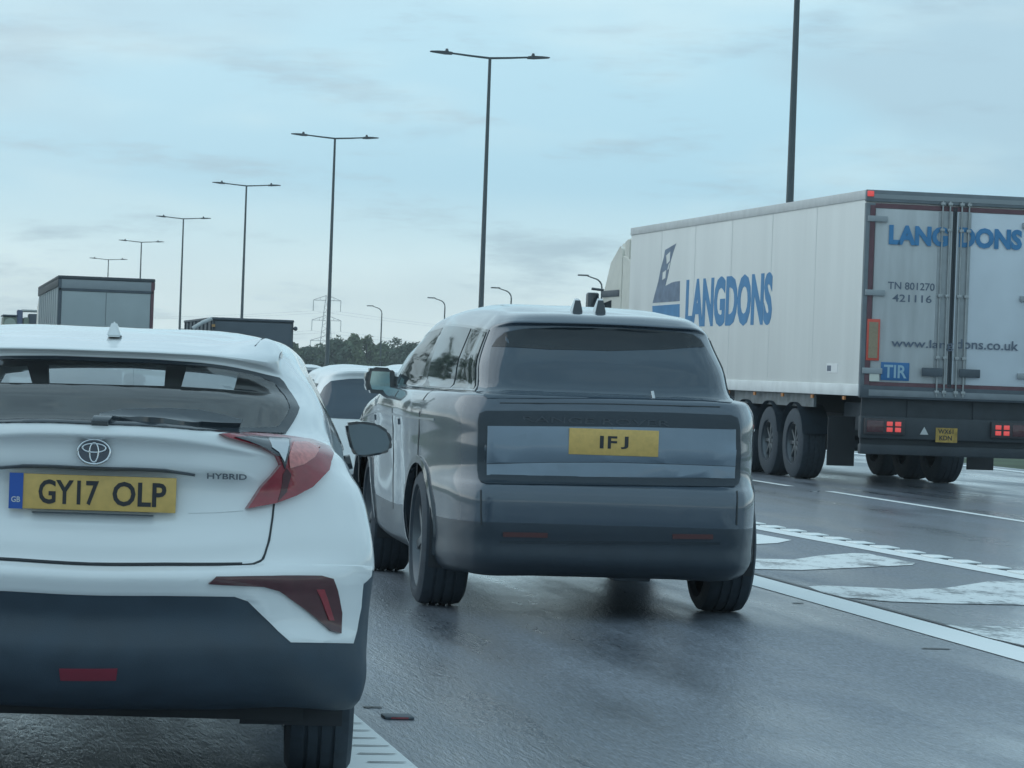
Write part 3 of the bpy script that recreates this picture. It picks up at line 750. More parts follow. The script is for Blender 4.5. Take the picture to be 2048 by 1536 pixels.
# ------------------------------------------------------------------ white crossover, nearest the camera
p0 = at_depth(187, 990, 9.9)
yaw1 = YAW + math.atan((500 - 1024) / FPX)
f1 = Frame((p0[0] - math.sin(yaw1) * .13, p0[1] - math.cos(yaw1) * .13), yaw1)
car1 = vehicle('crossover_car', f1, 'white crossover car nearest the camera, cut by the left edge, with red boomerang tail lights', 'car')
def P1(px, py, y):
    q = f1.on_y(px, py, y); return (q[0], y, q[2])
def C1(py, y):
    q = f1.on_y(205, py, y); return (0.0, y, q[2])
m_ = lambda *a: a
net1 = [
 [m_(0, 1.1, 1.497), m_(0, 1.13, 1.499), m_(0, 1.18, 1.501), m_(0, 1.26, 1.505), m_(0, 1.4, 1.51), m_(0, 1.7, 1.515), m_(0, 2.2, 1.505), m_(0, 2.75, 1.46), m_(0, 2.85, 1.455), m_(0, 2.9, 1.45)],
 [C1(672, .80), P1(310, 672, .82), P1(420, 678, .87), P1(480, 682, .98), m_(.47, 1.2, 1.485), m_(.49, 1.6, 1.498), m_(.50, 2.2, 1.49), m_(.45, 2.75, 1.44), m_(.25, 2.9, 1.445), m_(0, 2.95, 1.445)],
 [C1(690, .53), P1(330, 693, .55), P1(450, 700, .60), P1(532, 686, .70), m_(.59, 1.0, 1.448), m_(.615, 1.5, 1.462), m_(.63, 2.1, 1.455), m_(.55, 2.75, 1.40), m_(.3, 2.95, 1.415), m_(0, 3.0, 1.42)],
 [C1(702, .45), P1(330, 707, .47), P1(450, 716, .52), P1(530, 732, .58), P1(566, 745, .68), m_(.665, 1.4, 1.40), m_(.685, 2.1, 1.40), m_(.58, 2.85, 1.34), m_(.33, 3.05, 1.37), m_(0, 3.1, 1.38)],
 [C1(711, .49), P1(330, 716, .51), P1(450, 725, .55), P1(525, 740, .60), P1(569, 755, .68), m_(.68, 1.4, 1.365), m_(.70, 2.1, 1.365), m_(.60, 2.9, 1.30), m_(.35, 3.1, 1.33), m_(0, 3.15, 1.345)],
 [C1(722, .48), P1(330, 728, .50), P1(450, 737, .545), P1(528, 752, .60), P1(574, 768, .67), m_(.70, 1.4, 1.33), m_(.72, 2.1, 1.33), m_(.62, 2.95, 1.27), m_(.37, 3.15, 1.30), m_(0, 3.2, 1.31)],
 [C1(790, .27), P1(330, 795, .29), P1(450, 800, .345), P1(535, 806, .42), P1(598, 816, .56), m_(0.767, 1.3, 1.215), m_(0.782, 2.1, 1.2), m_(0.752, 3.1, 1.12), m_(.5, 3.45, 1.12), m_(0, 3.5, 1.12)],
 [C1(846, .14), P1(330, 852, .16), P1(440, 862, .205), P1(525, 868, .28), P1(600, 872, .42), m_(0.805, 1.15, 1.11), m_(0.835, 2.1, 1.08), m_(0.84, 3.15, 1.02), m_(.62, 3.75, 1.0), m_(0, 3.85, 1.02)],
 [C1(849, .05), P1(330, 856, .06), P1(430, 870, .10), P1(520, 889, .16), P1(618, 890, .34), m_(0.816, 1.05, 1.06), m_(0.841, 2.1, 1.03), m_(0.846, 3.15, 0.97), m_(.70, 4.05, .92), m_(0, 4.25, .95)],
 [C1(870, .03), P1(330, 877, .045), P1(430, 890, .09), P1(530, 906, .14), P1(645, 908, .34), m_(0.838, 1, 1.02), m_(0.851, 2.1, 0.99), m_(0.856, 3.15, 0.93), m_(.74, 4.1, .86), m_(0, 4.3, .88)],
 [C1(884, .075), P1(330, 890, .085), P1(440, 902, .11), P1(542, 922, .15), P1(663, 936, .33), m_(0.854, 0.95, 0.97), m_(0.856, 2.1, 0.93), m_(0.861, 3.15, 0.88), m_(.77, 4.12, .8), m_(0, 4.33, .8)],
 [C1(934, .095), P1(330, 938, .105), P1(445, 947, .125), P1(545, 957, .16), P1(686, 966, .32), m_(0.861, 0.9, 0.92), m_(0.856, 2.1, 0.87), m_(0.861, 3.15, 0.83), m_(.79, 4.14, .74), m_(0, 4.35, .72)],
 [C1(943, .15), P1(330, 947, .15), P1(440, 960, .145), P1(543, 978, .165), P1(700, 990, .31), m_(0.863, 0.85, 0.87), m_(0.846, 2.1, 0.83), m_(0.861, 3.15, 0.79), m_(.8, 4.15, .7), m_(0, 4.36, .68)],
 [C1(1030, .145), P1(330, 1031, .145), P1(430, 1031, .14), P1(538, 1025, .15), P1(712, 1032, .29), m_(0.866, 0.82, 0.8), m_(0.846, 2.1, 0.74), m_(0.861, 3.15, 0.7), m_(.81, 4.15, .6), m_(0, 4.36, .58)],
 [C1(1088, .085), P1(330, 1088, .085), P1(440, 1086, .095), P1(536, 1078, .12), P1(722, 1078, .27), m_(0.871, 0.8, 0.73), m_(0.841, 2.1, 0.65), m_(0.861, 3.15, 0.62), m_(.81, 4.15, .52), m_(0, 4.35, .5)],
 [C1(1126, .065), P1(330, 1126, .065), P1(440, 1124, .075), P1(534, 1118, .10), P1(727, 1112, .265), m_(0.871, 0.8, 0.68), m_(0.836, 2.1, 0.58), m_(0.861, 3.15, 0.57), m_(.81, 4.15, .47), m_(0, 4.34, .45)],
 [C1(1133, .045), P1(330, 1133, .045), P1(440, 1132, .055), P1(545, 1128, .09), P1(728, 1122, .265), m_(0.871, 0.8, 0.66), m_(0.836, 2.1, 0.55), m_(0.861, 3.15, 0.55), m_(.81, 4.15, .45), m_(0, 4.33, .43)],
 [C1(1150, .005), P1(330, 1150, .005), P1(440, 1150, .02), P1(560, 1148, .07), P1(727, 1150, .265), m_(0.866, 0.8, 0.63), m_(0.836, 2.1, 0.5), m_(0.856, 3.15, 0.5), m_(.8, 4.14, .42), m_(0, 4.32, .4)],
 [C1(1188, .02), P1(330, 1188, .02), P1(440, 1188, .03), P1(570, 1190, .08), P1(722, 1200, .27), m_(0.856, 0.8, 0.58), m_(0.826, 2.1, 0.42), m_(0.846, 3.15, 0.45), m_(.78, 4.1, .35), m_(0, 4.3, .33)],
 [C1(1240, .045), P1(330, 1240, .045), P1(440, 1240, .05), P1(580, 1245, .09), P1(719, 1256, .28), m_(0.851, 0.8, 0.5), m_(0.826, 2.1, 0.36), m_(0.836, 3.15, 0.4), m_(.76, 4.08, .3), m_(0, 4.28, .28)],
 [C1(1300, .02), P1(330, 1300, .02), P1(440, 1300, .03), P1(580, 1300, .07), P1(721, 1302, .28), m_(0.851, 0.75, 0.42), m_(0.826, 2.1, 0.3), m_(0.836, 3.15, 0.35), m_(.74, 4.05, .25), m_(0, 4.25, .24)],
 [C1(1370, .06), P1(330, 1370, .06), P1(440, 1370, .07), P1(580, 1365, .11), P1(722, 1362, .29), m_(0.836, 0.7, 0.34), m_(0.816, 2.1, 0.26), m_(0.826, 3.15, 0.3), m_(.7, 4.0, .22), m_(0, 4.2, .21)],
 [C1(1412, .16), P1(330, 1412, .16), P1(440, 1412, .17), P1(570, 1406, .2), P1(718, 1402, .33), m_(0.786, 0.6, 0.31), m_(0.766, 2.1, 0.22), m_(0.766, 3.15, 0.26), m_(.6, 3.9, .2), m_(0, 4.1, .2)],
 [m_(0, .5, .30), m_(.2, .5, .30), m_(.4, .5, .30), m_(.55, .52, .30), m_(.6, .55, .29), m_(.6, .8, .27), m_(.6, 2.1, .2), m_(.6, 3.15, .24), m_(.3, 3.9, .2), m_(0, 4.0, .2)],
]
L1 = Loft(net1, f1); L1.prep(-1.0, 5.2)
GL1 = L1.uv([(187, 716), (300, 720), (400, 727), (480, 738), (530, 750), (557, 757), (582, 790), (597, 818), (584, 846), (571, 868), (500, 866), (440, 864), (394, 861), (337, 856), (187, 850)])
GL1[0] = (0, GL1[0][1]); GL1[-1] = (0, GL1[-1][1]); gl1 = closed(GL1)
WS1 = [(7.35, 3.6), (8.2, 3.45), (9, 3.45), (9, 6.9), (8.1, 6.9), (7.35, 6.6)]
SW1 = [(4.9, 4.3), (6.95, 4.2), (7.2, 6.7), (6.0, 7.0), (5.2, 6.7)]
hole = shrink(gl1, .97)
def skip1(U, V, P):
    h = in_poly(U, V, hole)
    for q in (WS1, mirrored(WS1), SW1, mirrored(SW1)): h |= in_poly(U, V, shrink(q, .96))
    for wy in (.85, 3.49): h |= ((P[..., 1] - wy) ** 2 + (P[..., 2] - .34) ** 2 < .385 ** 2) & (np.abs(P[..., 0]) > .62)
    return h
VB = 16.5
L1.mesh('body', WHITE, car1, 0, VB, 8, 7, skip1)
L1.mesh('lower_bumper', PLASTIC, car1, VB, L1.R - 1, 6, 6, skip1)
L1.panel('rear_window', gl1, .004, TINT, car1, .2)
# dark band printed round the glass
inner = L1.uv([(187, 724), (300, 727), (400, 733), (480, 745), (525, 758), (548, 768), (568, 793), (578, 818), (568, 838), (552, 856), (500, 858), (440, 857), (394, 855), (337, 851), (187, 846)])
inner[0] = (0, inner[0][1]); inner[-1] = (0, inner[-1][1])
ring = GL1 + inner[::-1]
for q in (ring, mirrored(ring)): L1.panel('window_border', q, .006, mat('black_frit', (.035, .045, .055), .12, spec=.5), car1, .25)
for q in (WS1, mirrored(WS1)): L1.panel('windscreen', q, .004, MIST, car1, .25)
for q in (SW1, mirrored(SW1)): L1.panel('side_window', q, .004, SIDEG, car1, .25)
# white bumper skin round the corner, above the black lower bumper
bs = L1.uv([(187, 1134), (330, 1134), (480, 1133), (524, 1130), (545, 1129), (600, 1129), (660, 1130), (715, 1131)]) + [(4.12, 16.3), (4.12, 17.0)] + \
     L1.uv([(725, 1168), (721, 1215), (712, 1262), (705, 1287), (640, 1286), (581, 1285), (555, 1262), (525, 1232), (495, 1202), (469, 1193), (330, 1191), (187, 1190)])
bs[0] = (0, bs[0][1]); bs[-1] = (0, bs[-1][1])
L1.panel('rear_bumper', closed(bs), .007, WHITE, car1, .2, edge=.004)
# side bumper reflectors
rf = L1.uv([(416, 1165), (431, 1154), (540, 1153), (637, 1152), (660, 1157), (669, 1180), (677, 1225), (675, 1268), (656, 1262), (600, 1214), (555, 1180), (525, 1171)])
rl_ = L1.uv([(626, 1176), (641, 1176), (650, 1205), (660, 1240), (650, 1240), (638, 1205)])
for s in (0, 1):
    o = L1.panel('bumper_reflector', mirrored(rf) if s else rf, .019, REDD, car1, .15)
    L1.panel('lens', mirrored(rl_) if s else rl_, .023, RED, o, .15)
# tail lights
TW = (.42, -.9, .12)
tl = L1.uv([(437, 868), (487, 866), (530, 868), (570, 872), (619, 879), (652, 892), (661, 907), (652, 941), (619, 975), (585, 993), (547, 1007), (489, 1018), (517, 975), (540, 950), (556, 930), (549, 912), (525, 897), (480, 884), (450, 876)], 7)
tb = L1.uv([(462, 875), (500, 873), (540, 875), (574, 877), (570, 905), (562, 940), (553, 915), (525, 898), (490, 884)], 7)
ts = L1.uv([(529, 876), (570, 879), (566, 903), (560, 926), (549, 906), (535, 896)], 7)
ti = L1.uv([(580, 884), (612, 884), (634, 893), (622, 915), (600, 930), (572, 938), (570, 912)], 7)
td = L1.uv([(566, 938), (575, 950), (566, 985), (548, 1005), (556, 975), (558, 950)], 7)
for s in (0, 1):
    M2 = mirrored if s else (lambda q: q)
    o = L1.panel('tail_light', M2(tl), .026, RED, car1, .12, .012, toward=TW)
    L1.panel('dark_trim', M2(tb), .032, BLACKG, o, .12, -.02, toward=TW)
    L1.panel('silver_trim', M2(ts), .036, SILVER, o, .12, -.02, toward=TW)
    L1.panel('inner_lens', M2(ti), .031, PINK, o, .12, -.02, toward=TW)
    L1.panel('divider', M2(td), .029, REDD, o, .12, -.02, toward=TW)
# shut line of the tailgate, ledge above the plate, creases
GAP = mat('panel_gap', (.03, .036, .042), .7)
gp = [(548, 1008), (545, 1035), (541, 1062), (536, 1088), (530, 1108), (521, 1122), (505, 1129), (480, 1131)]
g_uv = L1.uv(strip(gp, 4.0))
for q in (g_uv, mirrored(g_uv)): L1.panel('shut_line', q, .002, GAP, car1, .3, .002)
g_uv = L1.uv(strip([(482, 1131), (330, 1132), (187, 1132)], 4.0)); 
hh = L1.uv([(187, 1130.5), (330, 1130.5), (484, 1129.5), (484, 1133), (330, 1134), (187, 1134)]); hh[0] = (0, hh[0][1]); hh[-1] = (0, hh[-1][1])
L1.panel('shut_line', closed(hh), .010, GAP, car1, .3, .002)
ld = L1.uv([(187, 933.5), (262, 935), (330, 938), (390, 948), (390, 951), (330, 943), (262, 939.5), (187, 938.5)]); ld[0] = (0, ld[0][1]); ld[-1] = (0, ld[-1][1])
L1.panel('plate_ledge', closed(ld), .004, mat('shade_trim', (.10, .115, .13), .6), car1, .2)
cr_ = L1.uv(strip([(377, 1025), (430, 1024), (487, 1020)], 3.0))
for q in (cr_, mirrored(cr_)): L1.panel('crease', q, .003, WHITE, car1, .3)
# gap between roof spoiler and roof side
ga = L1.inv(529, 676); gb = L1.inv(510, 692); sg_ = [(ga[0] - .012, ga[1]), (ga[0] + .012, ga[1]), (gb[0] + .012, gb[1]), (gb[0] - .012, gb[1])]
for q in (sg_, mirrored(sg_)): L1.panel('spoiler_gap', q, .002, GAP, car1, .3, .002)
# plate, handle bar, badge
pc = P1(186, 986, .125)
plate(car1, (pc[0], pc[1], pc[2]), .528, .112, None, '', .4, .079, .02, True, split=[('GY17', -.172, .018), ('OLP', .062, .233)])
q0, q1 = P1(64, 1022, .135), P1(307, 1030, .135)
box('plate_handle', q0[0], q1[0], .118, .16, q1[2] - .004, q0[2] - .001, DSTEEL, car1, .003)
eu = L1.inv(187, 903); ec = L1.ev(np.array([0.0]), np.array([eu[1]]))[0]
def ellipse_ring(name, cx, cz, a, b, r, m, parent, y):
    bm = bmesh.new(); n = 32; rings = []
    for i in range(n):
        t = 2 * math.pi * i / n; rg = []
        for k in range(6):
            q = 2 * math.pi * k / 6; rr = r * math.cos(q)
            rg.append(bm.verts.new((cx + (a + rr) * math.cos(t), y + r * math.sin(q) * .8, cz + (b + rr) * math.sin(t))))
        rings.append(rg)
    for i in range(n):
        for k in range(6): bm.faces.new((rings[i][k], rings[(i + 1) % n][k], rings[(i + 1) % n][(k + 1) % 6], rings[i][(k + 1) % 6]))
    return from_bm(name, bm, m, parent, 80)
bm = bmesh.new(); bmesh.ops.create_cone(bm, cap_ends=True, segments=36, radius1=1, radius2=.92, depth=1, matrix=Matrix.Translation((0, ec[1] - .014, ec[2])) @ Matrix.Diagonal((.054, .014, .042, 1)) @ Matrix.Rotation(rad(90), 4, 'X'))
em = from_bm('emblem', bm, mat('emblem_blue', (.035, .05, .075), .15, coat=.8), car1)
yy = ec[1] - .022
ellipse_ring('outer_ring', 0, ec[2], .051, .039, .0045, CHROME, em, yy)
ellipse_ring('inner_ring', 0, ec[2] + .012, .037, .014, .004, CHROME, em, yy)
ellipse_ring('upright_ring', 0, ec[2] - .002, .014, .031, .0035, CHROME, em, yy - .001)
q0 = P1(414, 956, .122); q1 = P1(494, 946, .122)
lettering('badge_letter', 'HYBRID', (q0[0], .118, q0[2] - .002), (1, 0, 0), (0, 0, 1), q1[0] - q0[0], .018, DSTEEL, car1, .02, .006)
# fog lamp in the lower bumper
fg = L1.uv([(118, 1337), (235, 1337), (232, 1360), (121, 1360)]); fg = [(a, b) for a, b in fg]
L1.panel('fog_lamp', fg, .004, mat('fog_lens', (.22, .03, .05), .3), car1, .2)
# aerial fin, wiper
fb = P1(228, 668, .72); fz = P1(228, 637, .72)[2] - fb[2]
bm = bmesh.new()
prof = [(-.02, 0), (.11, 0), (.05, fz * .55), (.012, fz * .95), (-.012, fz)]
A = [[bm.verts.new((fb[0] + s * (.026 * (1 - z / fz * .72)), .72 + y, fb[2] - .01 + z)) for y, z in prof] for s in (-1, 1)]
bm.faces.new(A[0]); bm.faces.new(A[1][::-1])
for i in range(5): bm.faces.new((A[0][i], A[0][(i + 1) % 5], A[1][(i + 1) % 5], A[1][i]))
bmesh.ops.bevel(bm, geom=list(bm.edges), offset=.006, segments=2, affect='EDGES'); from_bm('roof_aerial', bm, WHITE, car1)
wp_ = L1.uv([(183, 851), (200, 838), (240, 829), (320, 826), (400, 830), (440, 838), (482, 850), (478, 857), (400, 855), (300, 848), (240, 848), (215, 852)])
L1.panel('rear_wiper', wp_, .022, BLACKG, car1, .2, .0)
# cabin
def slab(name, pts, y0, y1, m=DARKIN, bev=.0):
    a = [f1.on_y(px, py, y0) for px, py in pts]; return prism(name, [(p[0], p[2]) for p in a], 'y', y0, y1, m, car1, bev)
slab('rear_bench', [(-170, 764), (92, 767), (335, 773), (362, 774), (470, 781), (600, 800), (560, 1000), (-120, 1000)], 1.15, 1.35, DARKIN, .015)
slab('headlining', [(-150, 700), (187, 690), (520, 705), (482, 741), (376, 735), (336, 729), (92, 730), (-10, 734), (-110, 745)], 1.1, 1.3)
slab('headrest_post', [(333, 715), (378, 715), (360, 780), (328, 780)], 1.12, 1.2); slab('headrest_post', [(50, 715), (94, 715), (97, 780), (68, 780)], 1.12, 1.2)
slab('side_trim', [(480, 735), (560, 742), (660, 900), (500, 900), (465, 790)], 1.1, 1.2)
slab('side_trim', [(-10, 735), (-110, 742), (-210, 900), (-60, 900), (-40, 790)], 1.1, 1.2)
box('parcel_shelf', -.55, .55, .30, 1.15, .93, .96, DARKIN, car1, .01)
box('floor_pan', -.7, .7, .45, 4.0, .22, .34, DARKIN, car1)
for s in (-1, 1):
    wheel(car1, s * .872, .85, .338, .225); wheel(car1, s * .872, 3.49, .338, .225)
    arch_liner(car1, s, .83, .85, .34, .38); arch_liner(car1, s, .83, 3.49, .34, .38)
    arch_trim(car1, L1, s, .85, .34, .38, .05, PLASTIC, 4.4, 6.2, 12.5, 22, a1=.70)
    # door mirror
    mp = [f1.on_y(px, py, 2.5) for px, py in ((690, 846), (720, 842), (755, 847), (778, 862), (786, 884), (782, 902), (765, 909), (730, 914), (712, 914), (702, 900), (694, 870))]
    pts = [(s * p[0], p[2]) for p in mp]; 
    mo = prism('door_mirror', pts, 'y', 2.50, 2.64, BLACKG, car1, .012)
    c = np.mean(np.array(pts), 0); prism('mirror_glass', [tuple(c + (np.array(p) - c) * .86) for p in pts], 'y', 2.494, 2.501, mat('mirror_dim', (.13, .165, .19), .25, metal=.6), mo)
    tube('mirror_stalk', [(s * .83, 2.58, 1.0), (s * .90, 2.58, 1.02)], .03, BLACKG, mo)

# ------------------------------------------------------------------ grey SUV
yaw2 = YAW + math.atan((123 - 1024) / FPX)
p0 = at_depth(1228, 900, 17.65); f2 = Frame((p0[0], p0[1]), yaw2)
car2 = vehicle('suv_car', f2, 'dark grey luxury SUV with two roof fins in the middle of the lane', 'car')
W_ = 1.02
def rowm(zs, pts):
    return [(x * W_, y, z if len(q) == 0 else q[0]) for (x, y, *q), z in zip(pts, zs if hasattr(zs, '__len__') else [zs] * len(pts))]
net2 = [
 rowm(0, [(0, 1.0, 1.795), (0, 1.05, 1.797), (0, 1.1, 1.80), (0, 1.2, 1.807), (0, 1.4, 1.818), (0, 1.7, 1.828), (0, 2.3, 1.835), (0, 2.9, 1.81), (0, 3.0, 1.80), (0, 3.05, 1.795)]),
 rowm(0, [(0, .72, 1.765), (.2, .74, 1.765), (.36, .8, 1.763), (.44, .9, 1.768), (.48, 1.1, 1.782), (.50, 1.5, 1.797), (.51, 2.3, 1.80), (.48, 2.9, 1.77), (.25, 3.05, 1.775), (0, 3.1, 1.775)]),
 rowm(0, [(0, .46, 1.722), (.34, .47, 1.718), (.53, .52, 1.712), (.585, .60, 1.702), (.615, .85, 1.712), (.635, 1.3, 1.73), (.65, 2.3, 1.742), (.61, 3.0, 1.70), (.35, 3.12, 1.725), (0, 3.15, 1.73)]),
 rowm(0, [(0, .43, 1.70), (.35, .44, 1.695), (.55, .485, 1.687), (.605, .56, 1.672), (.645, .85, 1.678), (.665, 1.3, 1.695), (.68, 2.3, 1.705), (.645, 3.05, 1.655), (.37, 3.18, 1.68), (0, 3.2, 1.69)]),
 rowm(0, [(0, .46, 1.685), (.35, .47, 1.68), (.555, .505, 1.67), (.615, .57, 1.655), (.655, .85, 1.66), (.677, 1.3, 1.676), (.69, 2.3, 1.685), (.66, 3.08, 1.635), (.38, 3.22, 1.66), (0, 3.25, 1.67)]),
 rowm(0, [(0, .44, 1.64), (.35, .45, 1.635), (.57, .49, 1.627), (.632, .56, 1.613), (.67, .85, 1.615), (.695, 1.3, 1.63), (.71, 2.3, 1.64), (.68, 3.12, 1.59), (.4, 3.28, 1.61), (0, 3.3, 1.62)]),
 rowm(1.47, [(0, .32), (.38, .33), (.61, .37), (.675, .45), (.725, .85), (.75, 1.3), (.77, 2.3), (.755, 3.3), (.45, 3.52), (0, 3.56)]),
 rowm(1.285, [(0, .20), (.4, .205), (.675, .228), (.72, .285), (.77, .65), (.815, 1.3), (.835, 2.3), (.84, 3.45), (.55, 3.85, 1.26), (0, 3.92, 1.27)]),
 rowm(1.279, [(0, .17), (.4, .175), (.69, .205), (.735, .26), (.79, .63), (.84, 1.3), (.855, 2.3), (.86, 3.45), (.6, 4.0, 1.235), (0, 4.1, 1.25)]),
 rowm(1.262, [(0, .135), (.4, .14), (.72, .167), (.77, .23), (.868, .54), (.955, 1.25), (.965, 2.3), (.955, 3.5, 1.25), (.75, 4.55, 1.16), (0, 4.8, 1.17)]),
 rowm(1.222, [(0, .115), (.4, .12), (.735, .142), (.785, .21), (.89, .52), (.985, 1.25), (.99, 2.3), (.985, 3.5, 1.21), (.85, 4.7, 1.06), (0, 4.95, 1.07)]),
 rowm(1.0, [(0, .08), (.4, .085), (.745, .112), (.80, .19), (.90, .5), (1.0, 1.3), (.995, 2.3), (.99, 3.5), (.89, 4.78, .92), (0, 5.0, .92)]),
 rowm(.79, [(0, .06), (.4, .065), (.75, .093), (.805, .175), (.905, .5), (1.0, 1.3), (.985, 2.3), (.99, 3.5), (.9, 4.8, .75), (0, 5.03, .75)]),
 rowm(.755, [(0, .02), (.4, .025), (.755, .052), (.812, .14), (.91, .48), (1.0, 1.3), (.985, 2.3), (.99, 3.5), (.9, 4.8, .7), (0, 5.03, .7)]),
 rowm(.6, [(0, .0), (.4, .005), (.76, .032), (.818, .125), (.91, .47), (1.0, 1.3, .63), (.98, 2.3), (.99, 3.5), (.9, 4.8, .6), (0, 5.03, .6)]),
 rowm(.515, [(0, .01), (.4, .015), (.76, .042), (.818, .135), (.908, .47), (.995, 1.25, .53), (.975, 2.3, .5), (.98, 3.5, .52), (.88, 4.75, .5), (0, 5.0, .5)]),
 rowm(.44, [(0, .03), (.4, .035), (.755, .062), (.815, .15), (.905, .47), (.98, 1.25, .43), (.965, 2.3, .4), (.97, 3.5, .43), (.86, 4.7, .4), (0, 4.95, .4)]),
 rowm(.325, [(0, .05), (.4, .055), (.75, .082), (.808, .17), (.90, .46), (.96, 1.25, .34), (.94, 2.3, .32), (.95, 3.5, .34), (.8, 4.6, .3), (0, 4.85, .3)]),
 rowm(.268, [(0, .12), (.4, .125), (.735, .147), (.79, .235), (.875, .48, .27), (.90, 1.25, .28), (.88, 2.3, .27), (.88, 3.5, .28), (.7, 4.5, .27), (0, 4.7, .26)]),
 rowm(.29, [(0, .6), (.3, .6), (.5, .6), (.6, .62), (.62, .75), (.62, 1.3), (.62, 2.3), (.62, 3.5), (.4, 4.4), (0, 4.5)]),
]
L2 = Loft(net2, f2); L2.prep(-8.0, 4.6)
def skip2(U, V, P):
    h = np.zeros(U.shape, bool)
    for wy in (1.02, 4.0): h |= ((P[..., 1] - wy) ** 2 + (P[..., 2] - .41) ** 2 < .45 ** 2) & (np.abs(P[..., 0]) > .7)
    return h
L2.mesh('body', GREYP, car2, 0, 14.6, 8, 7, skip2)
L2.mesh('lower_bumper', mat('dark_lower_bumper', (.030, .044, .060), .45, coat=.3, var=.1), car2, 14.6, L2.R - 1, 6, 6, skip2)
rg2 = L2.uv([(975, 797), (978, 740), (982, 700), (993, 678), (1008, 666), (1045, 657), (1130, 654), (1230, 655), (1344, 661), (1385, 668), (1404, 684), (1420, 712), (1440, 757), (1461, 806), (1400, 801), (1223, 797), (1090, 797)])
L2.panel('rear_window', rg2, .004, PRIV, car2, .25)
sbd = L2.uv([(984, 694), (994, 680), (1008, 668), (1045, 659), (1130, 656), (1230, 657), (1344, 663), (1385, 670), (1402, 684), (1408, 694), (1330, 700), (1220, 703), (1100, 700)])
L2.panel('painted_spoiler_shade', sbd, .0055, mat('spoiler_shade_dark', (.010, .016, .022), .1), car2, .25)  # dark panel paints the shade of spoiler and headlining onto the glass
fo = L2.uv([(957, 840), (960, 827), (972, 822), (1090, 822), (1223, 823), (1350, 826), (1462, 831), (1474, 836), (1478, 850), (1480, 900), (1479, 955), (1476, 968), (1464, 974), (1350, 973), (1223, 972), (1090, 970), (972, 968), (961, 963), (957, 950), (956, 900)])
L2.panel('tail_frame', fo, .006, mat('tail_frame_black', (.022, .034, .047), .26, spec=.4), car2, .25)
up = L2.uv([(976, 852), (1100, 853), (1223, 854), (1350, 856), (1470, 859), (1470, 900), (1469, 932), (1440, 931), (1330, 927), (1223, 924), (1100, 924), (1010, 926), (974, 927), (975, 890)])
lo = L2.uv([(974, 928), (1010, 927), (1100, 925), (1223, 925), (1330, 928), (1440, 932), (1469, 933), (1468, 957), (1350, 956), (1223, 955), (1090, 953), (974, 951)])
L2.panel('tailgate_panel', up, .016, PANEL, car2, .25, edge=.010); L2.panel('tailgate_lower_panel', lo, .011, PANEL, car2, .25, edge=.008)
# model name faint on the dark strip, round badge
q0 = f2.on_y(1045, 842, .10); q1 = f2.on_y(1340, 830, .10)
lettering('letter', 'RANGE ROVER', (q0[0], .089, q0[2] - .004), (1, 0, 0), (0, 0, 1), q1[0] - q0[0], .034, mat('dim_lettering', (.042, .056, .072), .35), car2, 0, .004)
q = f2.on_y(1430, 896, .07); ellipse_ring('badge_ring', q[0], q[2], .030, .018, .004, DSTEEL, car2, .088)
pc = f2.on_y(1228, 885, .06); plate(car2, (pc[0], .066, pc[2]), .52, .150, None, '1FJ', .166, .072, 0.0, mat('plate_frame', (.03, .03, .03), .5) and False, split=[('1', -.082, -.060), ('F', -.036, .018), ('J', .040, .084)])
# bumper reflectors and lower trim line
for pts in ([(1006, 1064), (1095, 1066), (1095, 1075), (1006, 1073)], [(1345, 1068), (1426, 1069), (1426, 1078), (1345, 1077)]):
    L2.panel('bumper_reflector', L2.uv(pts), .006, mat('dull_red_reflector', (.11, .045, .045), .35), car2, .2)
tr = L2.uv([(1000, 1082), (1223, 1083), (1440, 1085), (1440, 1089), (1223, 1087), (1000, 1086)]); L2.panel('bumper_trim', tr, .005, BLACKG, car2, .25)
for q in (strip([(962, 980), (962, 1015), (963, 1050)], 2.4), strip([(1474, 982), (1474, 1015), (1473, 1050)], 2.4), strip([(1000, 806), (1223, 808), (1440, 814)], 1.6)): L2.panel('shut_line', L2.uv(q), .003, GAP, car2, .3, .002)
